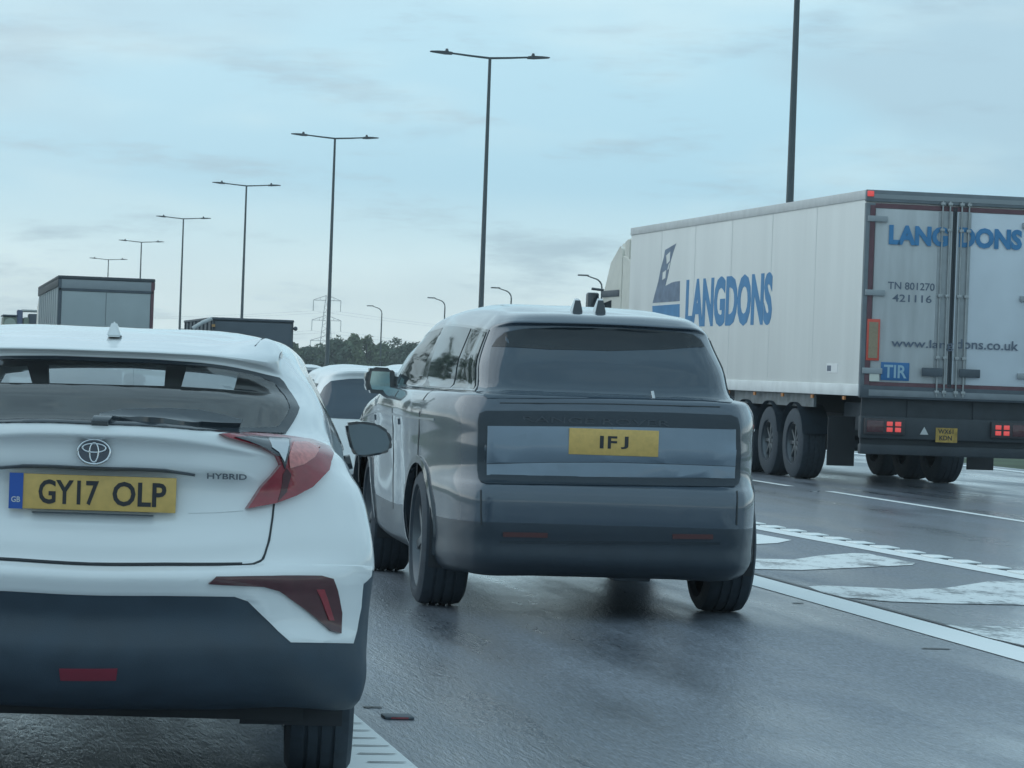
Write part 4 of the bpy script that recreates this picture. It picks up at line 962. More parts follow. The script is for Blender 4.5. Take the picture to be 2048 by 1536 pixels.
# side windows (three a side) with a dark pillar band behind them
band = [(3.2, 4.15), (4.15, 4.0), (7.1, 4.0), (7.75, 7.05), (4.2, 7.05), (3.2, 7.0)]
wins = [[(3.3, 4.5), (4.55, 4.35), (4.6, 6.95), (3.3, 6.9)], [(4.64, 4.35), (5.95, 4.3), (6.0, 6.95), (4.70, 6.95)], [(6.08, 4.3), (7.0, 4.35), (7.5, 6.9), (6.12, 6.95)]]
for s in (0, 1):
    M2 = mirrored if s else (lambda q: q)
    L2.panel('pillar_trim', M2(band), .003, BLACKG, car2, .25)
    for wq in wins: L2.panel('side_window', M2(wq), .007, SIDEG, car2, .25)
    L2.panel('windscreen', M2([(7.7, 5.2), (9, 4.9), (9, 7.0), (8.0, 7.0)]), .004, SIDEG, car2, .25)
    for sh in ([(4.62, 7.5), (4.64, 7.5), (4.70, 13.0), (4.68, 13.0)], [(6.03, 7.4), (6.05, 7.4), (6.07, 15.0), (6.05, 15.0)], [(7.55, 7.6), (7.57, 7.6), (7.45, 14.0), (7.43, 14.0)]): L2.panel('shut_line', M2(sh), .002, GAP, car2, .4, .002)
    L2.panel('waist_crease', M2([(4.2, 10.5), (7.6, 10.5), (7.6, 10.56), (4.2, 10.56)]), .004, SILVER, car2, .3)
    for ua in (5.6, 7.0): L2.panel('door_handle', M2([(ua, 10.62), (ua + .22, 10.62), (ua + .22, 10.78), (ua, 10.78)]), .008, GREYP, car2, .2)
    x = 1 if not s else -1
    arch_liner(car2, x, .97, 1.02, .41, .45); arch_liner(car2, x, .97, 4.0, .41, .45)
    arch_trim(car2, L2, x, 1.02, .41, .445, .03, BLACKG, 3.4, 6.0, 10.2, 18); arch_trim(car2, L2, x, 4.0, .41, .445, .03, BLACKG, 6.4, 8.4, 10.2, 18)
    wheel(car2, x * 1.0, 1.02, .40, .285, 7, .74, ALLOYD); wheel(car2, x * 1.0, 4.0, .40, .285, 7, .74, ALLOYD)
    mo = prism('door_mirror', [(x * a, b) for a, b in ((.90, 1.22), (1.10, 1.23), (1.125, 1.30), (1.11, 1.385), (1.07, 1.405), (.95, 1.40), (.91, 1.36))], 'y', 3.22, 3.36, BLACKG, car2, .02)
    prism('mirror_glass', [(x * a, b) for a, b in ((.955, 1.25), (1.075, 1.255), (1.09, 1.30), (1.08, 1.375), (.96, 1.375))], 'y', 3.212, 3.223, MIRG, mo)
    tube('mirror_arm', [(x * .86, 3.3, 1.24), (x * .95, 3.3, 1.25)], .035, BLACKG, mo)
# spoiler gutter seam, roof fins, wiper stub, underbody
for px0, px1, yf in ((1143, 1167, .82), (1189, 1213, .82)):
    a = f2.on_y(px0, 628, yf); b = f2.on_y(px1, 628, yf); t_ = f2.on_y(px0, 596, yf); cx = (a[0] + b[0]) / 2; hw = abs(b[0] - a[0]) / 2; zt = t_[2]; zb = a[2] - .03
    bm = bmesh.new(); vs4 = []
    for (yo, z, wf) in ((0, zb, 1.0), (0, zb + .035, .95), (0.01, zt - .01, .42), (.06, zt, .3), (.22, zb + .03, .55), (.24, zb, .8)):
        vs4.append((bm.verts.new((cx - hw * wf, yf + yo, z)), bm.verts.new((cx + hw * wf, yf + yo, z))))
    for i in range(len(vs4)): 
        A, B = vs4[i], vs4[(i + 1) % len(vs4)]; bm.faces.new((A[0], A[1], B[1], B[0]))
    bm.faces.new([v[0] for v in vs4]); bm.faces.new([v[1] for v in vs4[::-1]])
    fin = from_bm('roof_fin', bm, mat('fin_paint', (.42, .45, .48), .3, coat=.8), car2, 25)
    bm = bmesh.new(); q = [(cx - hw * .96, zb + .012), (cx + hw * .96, zb + .012), (cx + hw * .44, zt - .014), (cx - hw * .44, zt - .014)]
    vv = [bm.verts.new((x_, yf - .006 + (.01 if i > 1 else 0), z_)) for i, (x_, z_) in enumerate(q)]; ww = [bm.verts.new((x_, yf + .004 + (.01 if i > 1 else 0), z_)) for i, (x_, z_) in enumerate(q)]
    bm.faces.new(vv); bm.faces.new(ww[::-1])
    for i in range(4): bm.faces.new((vv[i], ww[i], ww[(i + 1) % 4], vv[(i + 1) % 4]))
    from_bm('fin_face', bm, BLACKG, fin)
q = f2.on_y(1310, 801, .16); tube('washer_nozzle', [(q[0], .17, q[2] - .01), (q[0] - .012, .19, q[2] + .052)], .011, SILVER, car2)
box('underbody', -.62, .62, .5, 4.5, .285, .5, DARKIN, car2, .02)
tube('rear_axle', [(-.75, 1.02, .36), (.75, 1.02, .36)], .06, DARKIN, car2)
q = f2.on_y(1245, 1160, .6); box('tow_bracket', q[0] - .11, q[0] + .11, .3, .7, .215, .33, DSTEEL, car2, .01)
q = f2.on_y(1000, 1155, .3); tube('exhaust_silencer', [(q[0] - .1, .35, .285), (q[0] + .3, .35, .285)], .05, DSTEEL, car2, 12)

# ------------------------------------------------------------------ white articulated lorry
yawL = YAW + math.atan((-232 - 1024) / FPX)
pL = at_depth(1722, 700, 42.3)
fL = Frame((0, 0), yawL)
fL = Frame((pL[0] + fL.r[0] * 1.275, pL[1] + fL.r[1] * 1.275), yawL)
lor = vehicle('articulated_lorry', fL, 'white refrigerated articulated lorry with blue lettering, in the lane beyond the hatching', 'lorry')
ZB, ZT, HW, LEN = 1.26, 4.06, 1.275, 13.6
def LR(px, py): q = fL.on_y(px, py, 0); return q[0], q[2]        # rear face: x, z
def LS(px, py): q = fL.on_x(px, py, -HW); return q[1], q[2]       # left side: y, z
box('trailer_body', -HW, HW, .03, LEN, ZB, ZT, WBOX, lor, .015)
for s in (-1, 1):
    x0, x1 = s * (HW - .01), s * (HW + .014)
    box('top_rail', x0, x1, .02, LEN + .005, ZT - .125, ZT + .006, mat('rail_white', (.56, .57, .57), .45, var=.08), lor, .006)
    box('bottom_rail', x0, s * (HW + .018), .02, LEN + .005, ZB - .01, ZB + .15, mat('bottom_rail_white', (.72, .74, .74), .4, var=.1, vscale=3), lor, .008)
    for k in range(1, 6): box('panel_seam', s * (HW - .005), s * (HW + .003), LEN * k / 6 - .012, LEN * k / 6 + .012, ZB + .15, ZT - .125, mat('seam_white', (.64, .65, .64), .5), lor)
    for k in range(9): box('side_marker', s * HW, s * (HW + .022), .6 + k * 1.5, .70 + k * 1.5, ZB - .07, ZB - .02, mat('amber_marker', (.45, .16, .03), .4), lor)
# rear frame
box('header', -HW - .005, HW + .005, -.02, .06, ZT - .15, ZT + .01, mat('frame_grey', (.15, .175, .195), .5, var=.12, vscale=4), lor, .01)
box('header_band', -HW + .1, HW - .1, -.027, -.018, ZT - .105, ZT - .045, mat('header_grey', (.24, .27, .29), .5), lor)
for s in (-1, 1): 
    box('corner_post', s * (HW - .13), s * (HW + .006), -.02, .05, ZB - .02, ZT - .17, MATS['frame_grey'], lor, .008)
    box('post_stripe', s * (HW - .125), s * (HW - .055), -.027, -.018, ZB + .15, ZT - .2, REDF, lor)
box('header_stripe', -HW + .13, HW - .13, -.016, .02, ZT - .235, ZT - .17, REDF, lor)
box('sill_stripe', -HW + .13, HW - .13, -.018, .02, ZB + .14, ZB + .19, REDF, lor)
box('sill', -HW, HW, -.03, .06, ZB - .03, ZB + .14, DSTEEL, lor, .01)
box('sill_plate', -HW + .12, HW - .12, -.04, -.028, ZB + .0, ZB + .085, mat('sill_grey', (.19, .215, .235), .5, var=.15, vscale=4), lor, .004)
for s in (-1, 1):
    d = box('rear_door', s * .025, s * (HW - .135), -.012, .03, ZB + .19, ZT - .235, WDOOR if s < 0 else mat('lit_door_white', (.60, .65, .70), .4, var=.06, vscale=1.6), lor, .01)  # right door's brighter light is put into its lighter white
    box('door_seal', s * .003, s * .028, -.02, .02, ZB + .15, ZT - .18, mat('door_seal', (.03, .04, .05), .6), d)
    for xo in (.085, .19):
        b_ = tube('lock_bar', [(s * xo, -.045, ZB + .02), (s * xo, -.045, ZT - .10)], .013, STEEL, d, 8)
        for z in (ZB + .08, ZB + .55, (ZB + ZT) / 2, ZT - .5, ZT - .14): box('bar_bracket', s * (xo - .032), s * (xo + .032), -.062, -.01, z - .022, z + .022, STEEL, b_, .006)
    box('bar_cover', s * .05, s * .235, -.022, -.011, ZB + .2, ZT - .25, mat('bar_channel', (.33, .355, .37), .5, var=.1), d, .003)
    box('lock_handle', s * .12, s * .42, -.085, -.06, LR(1868, 753)[1], LR(1868, 736)[1], DSTEEL, d, .01)
    for z in (LR(1740, 437)[1], LR(1740, 585)[1], 1.60): box('hinge', s * (HW - .30), s * (HW - .02), -.05, -.01, z - .04, z + .04, mat('hinge_grey', (.30, .33, .35), .5), d, .008)
    bx = s * (HW - .145)
    if s < 0:
        mb = box('marker_board', s * (HW - .25), s * (HW - .065), -.034, -.012, LR(1745, 721)[1], LR(1745, 638)[1], ORANGE, lor, .004)
        box('marker_centre', s * (HW - .222), s * (HW - .093), -.038, -.03, LR(1745, 716)[1], LR(1745, 644)[1], MARKY, mb)
# writing on the doors
def rear_text(body, x0, x1, y0, y1, m, bold=0.0, name='door_letter', y=-.0142):
    a = LR(x0, y1); b = LR(x1, y0); lettering(name, body, (a[0], y, a[1]), (1, 0, 0), (0, 0, 1), b[0] - a[0], b[1] - LR(x1, y1)[1] if False else LR(x0, y0)[1] - a[1], m, lor, bold, .003)
rear_text('LANG', 1776, 1896, 449, 489, BLETTER, .05, y=-.0255); rear_text('DONS', 1916, 2044, 454, 495, BLETTER, .05, y=-.0255)
rear_text('TN 801270', 1775, 1869, 563, 578, GLETTER, .01); rear_text('421116', 1784, 1863, 588, 603, GLETTER, .01)
rear_text('www.lang', 1781, 1906, 677, 698, GLETTER, .01, y=-.0255); rear_text('dons.co.uk', 1911, 2036, 678, 697, GLETTER, .01, y=-.0255)
a = LR(1760, 760); b = LR(1818, 726); tp = box('transit_plate', a[0], b[0], -.028, -.012, a[1], b[1], mat('plate_mid_blue', (.03, .14, .33), .5, var=.1), lor, .004)
lettering('letter', 'TIR', (a[0] + .04, -.0285, a[1] + .035), (1, 0, 0), (0, 0, 1), b[0] - a[0] - .08, b[1] - a[1] - .07, mat('pale_blue_ink', (.30, .45, .55), .5), tp, .02, .002)
a = LR(1737, 762); b = LR(1757, 741); box('label_sticker', a[0], b[0], -.0365, -.029, a[1], b[1], mat('sticker_cream', (.62, .64, .58), .6), lor)
a = LR(1738, 389); bm = bmesh.new(); bm_box(bm, a[0] - .03, a[0] + .06, -.045, -.02, a[1] - .025, a[1] + .05, .008); from_bm('marker_lamp', bm, REDLIT, lor)
# side: sail emblem and lettering, small sign
def side_poly(name, pts, m, off=.004):
    q = [LS(*p) for p in pts]; return prism(name, q, 'x', -HW - off, -HW + .002, m, lor)
SAILG = mat('sail_grey_blue', (.13, .18, .26), .5, var=.25, vscale=6)
side_poly('sail_emblem', [(1352.5, 487), (1346, 491), (1330.6, 500), (1328, 515), (1321, 541), (1317, 563), (1310, 588), (1305.5, 606), (1359.5, 602), (1360, 562), (1352, 563), (1344, 565), (1330.6, 572), (1334.7, 557), (1338, 540), (1342, 520), (1347, 503)], SAILG)
side_poly('sail_patch', [(1333, 511), (1341, 503), (1340, 522), (1334, 528)], WBOX, .006); side_poly('sail_patch', [(1326, 545), (1333, 540), (1331, 556), (1325, 560)], WBOX, .006); side_poly('sail_patch', [(1338, 528), (1341, 524), (1338, 538), (1335, 540)], WBOX, .006)
side_poly('hull_emblem', [(1305, 612), (1359.5, 608), (1359, 641), (1306, 644)], BLETTER)
a = LS(1370, 655); b = LS(1543, 648); tz = LS(1370, 559)[1]
lettering('side_letter', 'LANGDONS', (-HW - .001, a[0], a[1]), (0, -1, 0), (0, 0, 1), a[0] - b[0], tz - a[1], BLETTER, lor, .045, .004)
a = LS(1653, 745); b = LS(1676, 727); sp = prism('side_sign', [(a[0], a[1]), (b[0], a[1]), (b[0], b[1]), (a[0], b[1])], 'x', -HW - .006, -HW, mat('sign_white', (.75, .76, .76), .5), lor)
q0 = LS(1655, 742); q1 = LS(1663, 731); prism('sign_mark', [(q0[0], q0[1]), (q1[0], q0[1]), (q1[0], q1[1]), (q0[0], q1[1])], 'x', -HW - .009, -HW - .005, GLETTER, sp)
# rear underside: lamp bar, lamps, plate, mud flaps
box('chassis_rail', -.55, -.40, .1, LEN - .6, .98, ZB, UNDER, lor); box('chassis_rail', .40, .55, .1, LEN - .6, .98, ZB, UNDER, lor)
box('underrun_bar', -1.22, 1.22, .05, .17, .46, .60, UNDER, lor, .015)
box('lamp_beam', -1.24, 1.24, .0, .12, .68, .98, UNDER, lor, .012)
box('rear_panel', -1.20, 1.20, .12, .16, .55, ZB - .02, UNDER, lor)
for s in (-1, 1):
    c = box('tail_lamp', s * .62, s * 1.20, -.05, .02, .735, .955, mat('lamp_housing', (.04, .036, .042), .5), lor, .012)
    for xa in (.68, .80): 
        for zz in (.775, .855): box('lit_lens', s * xa, s * (xa + .085), -.058, -.045, zz, zz + .06, REDLIT, c, .006)
    box('dark_lens', s * .93, s * 1.17, -.056, -.045, .765, .925, REDD, c, .006)
    for yw in (1.5, 4.6): box('mud_flap', s * .84, s * 1.24, yw - .01, yw + .01, .25, .95, mat('mud_flap', (.03, .034, .04), .7), lor) if yw < 2 else None
p_ = LR(1892, 870); plate(lor, (p_[0], -.02, p_[1]), .30, .20, None, '', .2, .06, 0, split=[('BX', -.11, .11)]) if False else None
pl_ = box('number_plate', LR(1871, 870)[0], LR(1914, 870)[0], -.012, -.002, LR(1892, 885)[1], LR(1892, 856)[1], mat('dim_plate_yellow', (.40, .26, .06), .6, var=.3, vscale=12), lor)
a = LR(1875, 882); lettering('letter', 'WX61', (a[0], -.0125, a[1] + .10), (1, 0, 0), (0, 0, 1), .22, .065, INK, pl_, .02, .002); lettering('letter', 'KDN', (a[0] + .02, -.0125, a[1] + .012), (1, 0, 0), (0, 0, 1), .18, .065, INK, pl_, .02, .002)
a = LR(1848, 862); bm = bmesh.new(); vv = [bm.verts.new((a[0] + x, y_, a[1] + z)) for y_ in (-.012, -.002) for x, z in ((-.06, -.05), (.06, -.05), (0, .055))]
bm.faces.new(vv[:3]); bm.faces.new(vv[3:][::-1])
for i in range(3): bm.faces.new((vv[i], vv[3 + i], vv[3 + (i + 1) % 3], vv[(i + 1) % 3]))
from_bm('triangle_reflector', bm, mat('pale_reflector', (.5, .52, .52), .4), lor)
# side of the running gear
for s in (-1, 1):
    for k, yw in enumerate((3.2, 4.51, 5.82)):
        wheel(lor, s * 1.255, yw, .52, .385, 8, .56, ALLOYD)
        a0 = []; n = 12
        bm = bmesh.new(); A = []; B = []
        for i in range(n + 1):
            t_ = math.pi * (.08 + .84 * i / n); A.append(bm.verts.new((s * .86, yw + .60 * math.cos(t_), .52 + .60 * math.sin(t_)))); B.append(bm.verts.new((s * 1.27, yw + .60 * math.cos(t_), .52 + .60 * math.sin(t_))))
        for i in range(n): bm.faces.new((A[i], A[i + 1], B[i + 1], B[i]))
        bmesh.ops.solidify(bm, geom=bm.faces[:], thickness=.012); from_bm('mudguard', bm, PLASTIC, lor)
    for z in (.52, .86): box('side_guard', s * 1.19, s * 1.235, 6.7, 10.2, z, z + .12, STEEL, lor, .01)
    box('pallet_box', s * .62, s * 1.2, 6.75, 8.2, .5, 1.15, mat('grey_locker', (.12, .135, .15), .5, var=.1), lor, .02)
    box('landing_leg', s * .75, s * .87, 10.6, 10.72, .25, ZB, DSTEEL, lor, .01)
for k, (ya, yb) in enumerate(((.9, 2.5), )): box('spare_carrier', -.7, .7, ya, yb, .75, 1.15, DSTEEL, lor, .03)
for yw in (3.2, 4.51, 5.82): tube('axle', [(-.95, yw, .52), (.95, yw, .52)], .09, DSTEEL, lor)
box('side_valance', -1.20, -1.16, 2.35, 6.6, 1.06, ZB - .01, mat('grey_valance', (.15, .17, .18), .6, var=.3, vscale=5), lor)
# fridge unit and tractor cab
box('fridge_unit', -.95, .95, LEN, LEN + .5, 2.2, 3.85, WBOX, lor, .05)
CABW = mat('cab_cream', (.72, .71, .64), .4, coat=.4, var=.05)
c0 = LEN + .75
cab = prism('cab_body', [(c0, 1.0), (c0, 3.75), (c0 + .25, 3.86), (c0 + 1.0, 3.55), (c0 + 1.55, 2.95), (c0 + 1.75, 2.35), (c0 + 1.85, 1.6), (c0 + 1.85, .45), (c0 + .9, .45), (c0 + .9, 1.0)], 'x', -1.23, 1.23, CABW, lor, .07)
prism('roof_fairing', [(c0 - .35, 2.9), (c0 - .35, 3.9), (c0 + .02, 3.88), (c0 + .02, 2.9)], 'x', -1.2, 1.2, CABW, lor, .03)
for s in (-1, 1):
    prism('side_window', [(c0 + .75, 2.05), (c0 + 1.62, 2.0), (c0 + 1.48, 2.75), (c0 + .8, 2.8)], 'x', s * 1.225, s * 1.238, SIDEG, cab)
    prism('side_deflector', [(c0 - .55, 1.1), (c0 - .55, 3.5), (c0 + .05, 3.6), (c0 + .05, 1.1)], 'x', s * 1.19, s * 1.22, CABW, cab, .01)
    box('door_mirror', s * 1.27, s * 1.50, c0 + 1.62, c0 + 1.80, 2.2, 2.95, BLACKG, cab, .04)
    tube('mirror_arm', [(s * 1.2, c0 + 1.6, 3.0), (s * 1.4, c0 + 1.72, 3.02)], .025, BLACKG, cab)
    wheel(lor, s * 1.24, c0 + .2 - 1.6, .52, .56, 8, .56); wheel(lor, s * 1.24, c0 + 1.25, .52, .32, 8, .56)
    box('sun_stripe', s * 1.232, s * 1.246, c0 + .2, c0 + 1.55, 2.86, 2.98, DSTEEL, cab, .01)
prism('windscreen', [(c0 + 1.60, 2.93), (c0 + 1.80, 1.95), (c0 + 1.84, 1.95), (c0 + 1.64, 2.95)], 'x', -1.1, 1.1, SIDEG, cab)
box('tractor_chassis', -.45, .45, LEN - 2.6, c0 + .6, .6, .98, DSTEEL, lor)

# ------------------------------------------------------------------ other lorries far ahead
def far_box_lorry(name, label, fr, hw, zb, zt, ln, bodym, roofm, doorm, ribs):
    t = vehicle(name, fr, label, 'lorry')
    box('cargo_body', -hw, hw, .04, ln, zb, zt, bodym, t, .03)
    box('roof_edge', -hw - .03, hw + .03, -.03, ln + .02, zt - .02, zt + .07, roofm, t, .02)
    box('header', -hw, hw, -.01, .05, zt - .26, zt - .02, mat('header_pale', (.26, .29, .31), .5), t, .01)
    box('header_line', -hw, hw, -.02, .0, zt - .32, zt - .26, DSTEEL, t)
    for s in (-1, 1):
        box('corner_post', s * (hw - .07), s * (hw + .012), -.02, .05, zb, zt - .02, REDF if s > 0 else DSTEEL, t, .01)
        box('rear_door', s * .004, s * (hw - .08), -.008, .03, zb + .1, zt - .33, doorm, t, .008)
        box('tail_lamp', s * .75, s * 1.1, -.04, .04, .8, .95, REDD, t)
        for k in range(ribs): box('side_rib', s * (hw - .005), s * (hw + .018), .3 + k * (ln - .5) / ribs, .36 + k * (ln - .5) / ribs, zb, zt - .1, bodym, t)
        box('side_cap', s * (hw - .01), s * (hw + .03), .0, ln, zt - .22, zt - .02, roofm, t, .01)
        for yw in (2.6, 3.9, 5.2): wheel(t, s * (hw - .02), yw, .5, .35, 6, .56)
        wheel(t, s * (hw - .02), ln + 2.0, .5, .32, 6, .56)
    box('chassis', -.5, .5, .2, ln + 1.5, .7, zb, DSTEEL, t)
    prism('cab', [(ln + .7, .5), (ln + .7, 3.3), (ln + 2.2, 3.0), (ln + 2.7, 2.0), (ln + 2.75, .5)], 'x', -1.2, 1.2, CABW, t, .06)
    return t
def frame_left(px, depth, x_from_left, vp=-145):
    """a frame whose rear left corner (local x = -x_from_left) stands at that pixel column and depth"""
    yw = YAW + math.atan((vp - 1024) / FPX); p = at_depth(px, 650, depth); g = Frame((0, 0), yw)
    return Frame((p[0] + g.r[0] * x_from_left, p[1] + g.r[1] * x_from_left), yw)
ff = frame_left(114, 81.0, 1.25)
zt = ff.on_y(114, 551, 0)[2]
far_box_lorry('box_lorry', 'grey box lorry with dark roof edge, seen above the roof of the white crossover', ff, 1.235, 1.1, zt - .06, 15.0, mat('curtain_grey', (.30, .345, .36), .6, var=.08, vscale=2), mat('dark_roof_edge', (.045, .055, .065), .5), mat('door_grey', (.33, .375, .385), .5, var=.05, vscale=2), 10)
# dark tipper
ff = frame_left(424, 95.0, 1.25); tip = vehicle('tipper_lorry', ff, 'dark low articulated tipper lorry between the grey box lorry and the tree line', 'lorry')
zt = ff.on_y(424, 638, 0)[2]
DARKB = mat('dark_tipper_steel', (.075, .095, .115), .5, metal=.1, var=.12, vscale=1.2)
hw = 1.23
box('tipper_body', -hw, hw, .05, 10.5, 1.2, zt, DARKB, tip, .03)
box('tailgate', -hw + .06, hw - .06, -.02, .05, 1.15, zt - .05, DARKB, tip, .02)
box('top_rim', -hw - .04, hw + .04, -.04, 10.5, zt - .02, zt + .06, DSTEEL, tip, .02)
for s in (-1, 1):
    for k in range(8): box('side_rib', s * hw, s * (hw + .05), .2 + k * 1.4, .30 + k * 1.4, 1.2, zt, DARKB, tip)
    for yw in (1.6, 2.9, 4.2): wheel(tip, s * 1.23, yw, .5, .36, 6, .56)
    wheel(tip, s * 1.23, 13.4, .5, .32, 6, .56); box('tail_lamp', s * .7, s * 1.1, -.05, .02, .85, 1.0, REDD, tip)
box('front_board', -hw, hw, 10.5, 10.62, 1.3, zt - .10, DARKB, tip, .02)
a = ff.on_y(385, 657, -.1); b = ff.on_y(424, 637, -.1)
bm = bmesh.new(); bm_tube(bm, [(a[0] , -.12, a[2]), ((a[0] + b[0]) / 2, -.12, (a[2] + b[2]) / 2 + .03), (b[0], -.12, b[2])], .06, 8); from_bm('sheet_arm', bm, mat('pale_arm', (.55, .58, .58), .5), tip)
bm = bmesh.new(); bmesh.ops.create_uvsphere(bm, u_segments=10, v_segments=6, radius=.07, matrix=Matrix.Translation((hw + .09, 0, zt - .2))); from_bm('hook', bm, DSTEEL, tip)
box('chassis', -.5, .5, .2, 14, .7, 1.2, DSTEEL, tip)
prism('cab', [(11.2, .5), (11.2, zt - .25), (12.4, zt - .2), (13.9, zt - .3), (14.0, .5)], 'x', -1.2, 1.2, DARKB, tip, .06)
a = ff.on_y(427, 651, -.03); box('amber_lamp', a[0] - .05, a[0] + .05, -.05, .0, a[2] - .04, a[2] + .04, mat('amber_dull', (.5, .28, .1), .4), tip)
# machinery lorry at the far left
ff = frame_left(6, 118.0, 1.2, -145); mch = vehicle('plant_lorry', ff, 'flatbed lorry with olive and dark machinery at the left edge of the frame', 'lorry')
def MX(px, py, y=0.0): q = ff.on_y(px, py, y); return q[0], q[2]
OLIVE = mat('olive_plant', (.20, .235, .19), .6, var=.2, vscale=2); PURP = mat('slate_plant', (.10, .12, .19), .6, var=.15)
a = MX(6, 655); b = MX(40, 634); box('plant_box', a[0], b[0], 0, 3.0, 1.3, b[1], OLIVE, mch, .05)
a = MX(10, 655); b = MX(30, 640)
bm = bmesh.new(); bmesh.ops.create_cone(bm, cap_ends=True, segments=20, radius1=.22, radius2=.22, depth=.1, matrix=Matrix.Translation(((a[0] + b[0]) / 2, -.03, (a[1] + b[1]) / 2)) @ Matrix.Rotation(rad(90), 4, 'X')); from_bm('round_cover', bm, mat('pale_olive', (.38, .42, .36), .6), mch)
a = MX(6, 655); b = MX(33, 633); box('plant_lid', a[0] - .02, b[0] + .03, -.05, 3.0, b[1], b[1] + .06, DSTEEL, mch, .01)
a = MX(33, 655); b = MX(46, 620); box('plant_mast', a[0], b[0], -.03, .5, 1.3, b[1], PURP, mch, .04)
a = MX(46, 655); b = MX(76, 636); box('plant_engine', a[0], a[0] + 1.2, .0, 3.0, 1.3, b[1], OLIVE, mch, .05)
a = MX(57, 655); b = MX(76, 628); box('plant_locker', a[0], a[0] + .9, -.06, 1.5, 1.6, b[1], DSTEEL, mch, .04)
a = MX(44, 625); b = MX(76, 621); box('canopy_roof', a[0], a[0] + 1.3, -.02, 2.4, b[1] - .05, b[1] + .02, mat('canopy_pale', (.45, .48, .46), .5), mch, .01)
box('flat_bed', -1.2, 1.25, -.1, 8, 1.1, 1.3, DSTEEL, mch, .02); box('chassis', -.5, .5, 0, 9, .6, 1.1, DSTEEL, mch)
for s in (-1, 1):
    for yw in (1.2, 2.5, 7.6): wheel(mch, s * 1.2, yw, .5, .34, 6, .56)
prism('cab', [(8.2, .5), (8.2, 2.4), (10.2, 2.3), (10.4, .5)], 'x', -1.15, 1.15, OLIVE, mch, .06)

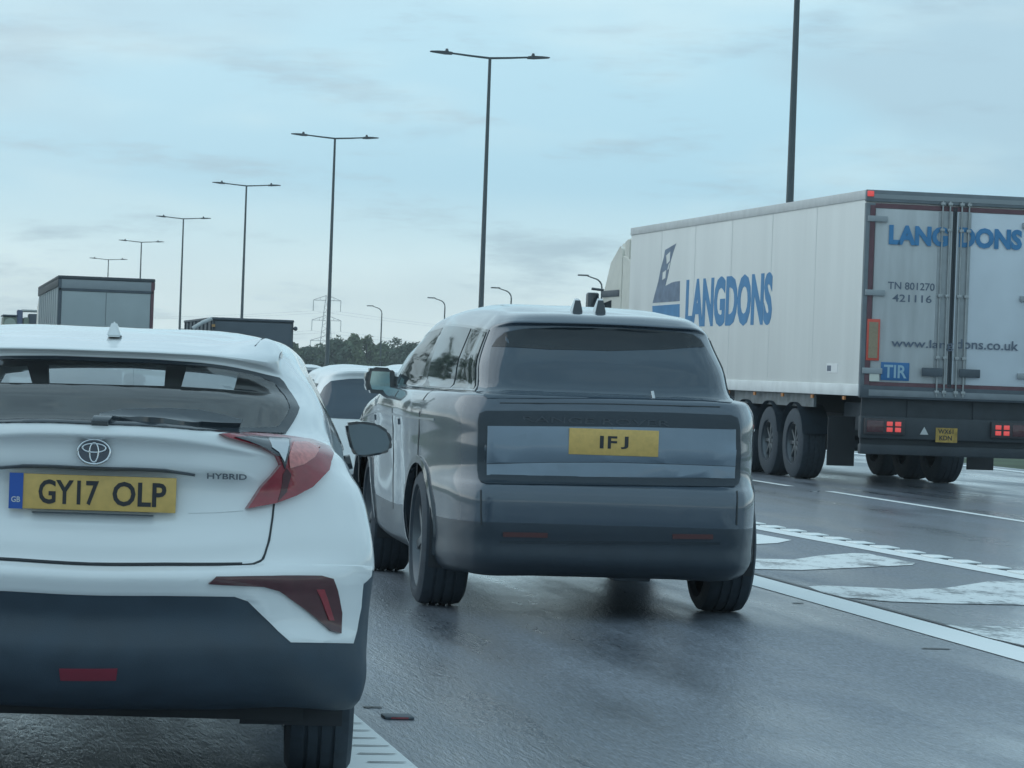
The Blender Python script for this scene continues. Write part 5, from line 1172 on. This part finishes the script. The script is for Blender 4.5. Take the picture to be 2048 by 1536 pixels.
# ------------------------------------------------------------------ smaller cars ahead
def small_car(name, label, fr, paint, Wd, H, Ln, lit=False, brake=None, plate_txt=None, tilt=.0):
    t = vehicle(name, fr, label, 'car'); h = Wd / 2; k = H / 1.45
    R = lambda z, pts: [(x * h, y, (z if len(q) == 0 else q[0]) * k) for (x, y, *q) in pts]
    net = [R(0, [(0, .9, 1.45), (0, .95, 1.452), (0, 1.0, 1.453), (0, 1.1, 1.455), (0, 1.4, 1.46), (0, 2.0, 1.45), (0, 2.5, 1.42), (0, 2.55, 1.41)]),
           R(0, [(0, .5, 1.42), (.3, .52, 1.42), (.5, .58, 1.415), (.58, .72, 1.415), (.60, 1.2, 1.43), (.6, 2.0, 1.42), (.4, 2.6, 1.38), (0, 2.65, 1.385)]),
           R(0, [(0, .34, 1.385), (.4, .36, 1.38), (.62, .42, 1.36), (.70, .55, 1.34), (.725, 1.2, 1.37), (.72, 2.1, 1.36), (.5, 2.75, 1.32), (0, 2.8, 1.33)]),
           R(0, [(0, .36, 1.35), (.4, .38, 1.345), (.64, .43, 1.325), (.73, .56, 1.30), (.755, 1.2, 1.32), (.75, 2.15, 1.31), (.52, 2.8, 1.28), (0, 2.86, 1.29)]),
           R(1.12, [(0, .24), (.45, .26), (.72, .33), (.82, .50), (.86, 1.2), (.86, 2.4), (.6, 3.1), (0, 3.2)]),
           R(.92, [(0, .10), (.5, .12), (.80, .20), (.92, .42), (.95, 1.2), (.95, 2.6), (.75, 3.5, .9), (0, 3.7, .92)]),
           R(.78, [(0, .06), (.5, .08), (.84, .17), (.96, .42), (.985, 1.2), (.985, 2.6), (.85, 3.85, .74), (0, 4.05, .75)]),
           R(.55, [(0, .02), (.5, .04), (.86, .13), (.98, .4), (1.0, 1.2), (.99, 2.6), (.88, 3.95), (0, 4.15)]),
           R(.36, [(0, .0), (.5, .02), (.86, .12), (.97, .4), (.98, 1.2, .3), (.97, 2.6, .28), (.86, 3.95, .32), (0, 4.15, .32)]),
           R(.22, [(0, .14), (.5, .16), (.8, .25), (.9, .5), (.9, 1.2), (.9, 2.6), (.75, 3.8), (0, 4.0)])]
    lf = Loft(net, fr)
    wy = (.80, .80 + 2.58)
    def sk(U, V, P):
        q = np.zeros(U.shape, bool)
        for w0 in wy: q |= ((P[..., 1] - w0) ** 2 + (P[..., 2] - .31) ** 2 < .36 ** 2) & (np.abs(P[..., 0]) > .55)
        return q
    lf.mesh('body', paint, t, 0, 8.3, 6, 6, sk); lf.mesh('lower_bumper', PLASTIC, t, 8.3, 9, 4, 4, sk)
    win = [(0, 3.10), (1.2, 3.12), (2.0, 3.2), (2.45, 3.5), (2.62, 3.9), (2.70, 4.4), (2.66, 4.9), (2.3, 5.15), (1.2, 5.2), (0, 5.2)]
    lf.panel('rear_window', closed(win), .004, PRIV, t, .25)
    for s in (0, 1):
        M2 = mirrored if s else (lambda q: q)
        for wq in ([(3.12, 3.25), (3.9, 3.15), (3.95, 4.55), (3.25, 4.3)], [(4.0, 3.15), (5.0, 3.15), (5.4, 4.55), (4.05, 4.6)]): lf.panel('side_window', M2(wq), .004, SIDEG, t, .25)
        o = lf.panel('tail_light', M2([(2.35, 5.35), (2.95, 5.15), (3.35, 5.2), (3.3, 5.8), (2.9, 6.2), (2.4, 6.05)]), .015, REDLIT if lit else RED, t, .2)
        lf.panel('windscreen', M2([(6.05, 3.0), (7, 3.0), (7, 4.6), (6.2, 4.6)]), .004, SIDEG, t, .25)
        x = -1 if s else 1
        for w0 in wy: wheel(t, x * (h - .01), w0, .315, .21, 5, .66); arch_liner(t, x, h - .04, w0, .31, .355)
        box('door_mirror', x * (h - .06), x * (h + .16), 2.55, 2.68, .98, 1.10, paint, t, .03)
    if brake: lf.panel('high_brake_light', [(-.35, 3.0), (.35, 3.0), (.35, 3.07), (-.35, 3.07)], .008, REDLIT, t, .2)
    c = lf.ev(np.array([0.0]), np.array([6.2]))[0]; plate(t, (0, c[1] - .02, c[2]), .52, .11, None, '', .3, .07, 0, split=[('KN66', -.2, 0.0), ('XRT', .05, .22)]) if plate_txt else None
    return t
def frame_mid(px, depth, vp): 
    yw = YAW + math.atan((vp - 1024) / FPX); p = at_depth(px, 740, depth); return Frame((p[0], p[1]), yw)
small_car('hatchback_car', 'white hatchback with dark rear window between the white crossover and the grey SUV', frame_left(628, 31.5, .82, 0), WHITE2, 1.76, 1.405, 4.2, plate_txt=True)
small_car('saloon_car', 'far white car with a lit high brake light, beside the white crossover roof', frame_mid(606, 75.0, -145), WHITE2, 1.8, 1.40, 4.3, brake=True)
small_car('estate_car', 'white car of which only the roof shows right of the hatchback', frame_left(795, 58.0, .65, -145), WHITE2, 1.8, 1.46, 4.3)

# ------------------------------------------------------------------ damp air
hm = bpy.data.materials.new('haze_air'); hm.use_nodes = True; t = hm.node_tree; t.nodes.clear()
pv = t.nodes.new('ShaderNodeVolumePrincipled'); pv.inputs['Color'].default_value = (.86, .93, .95, 1); pv.inputs['Density'].default_value = HAZE; pv.inputs['Anisotropy'].default_value = 0.0
oo = t.nodes.new('ShaderNodeOutputMaterial'); t.links.new(pv.outputs[0], oo.inputs['Volume'])
hz = box('haze', -320, 820, -80, 1920, -1.2, 46, hm); hz['kind'] = 'stuff'; hz['label'] = 'thin damp haze in the air over the road'; hz['category'] = 'haze'
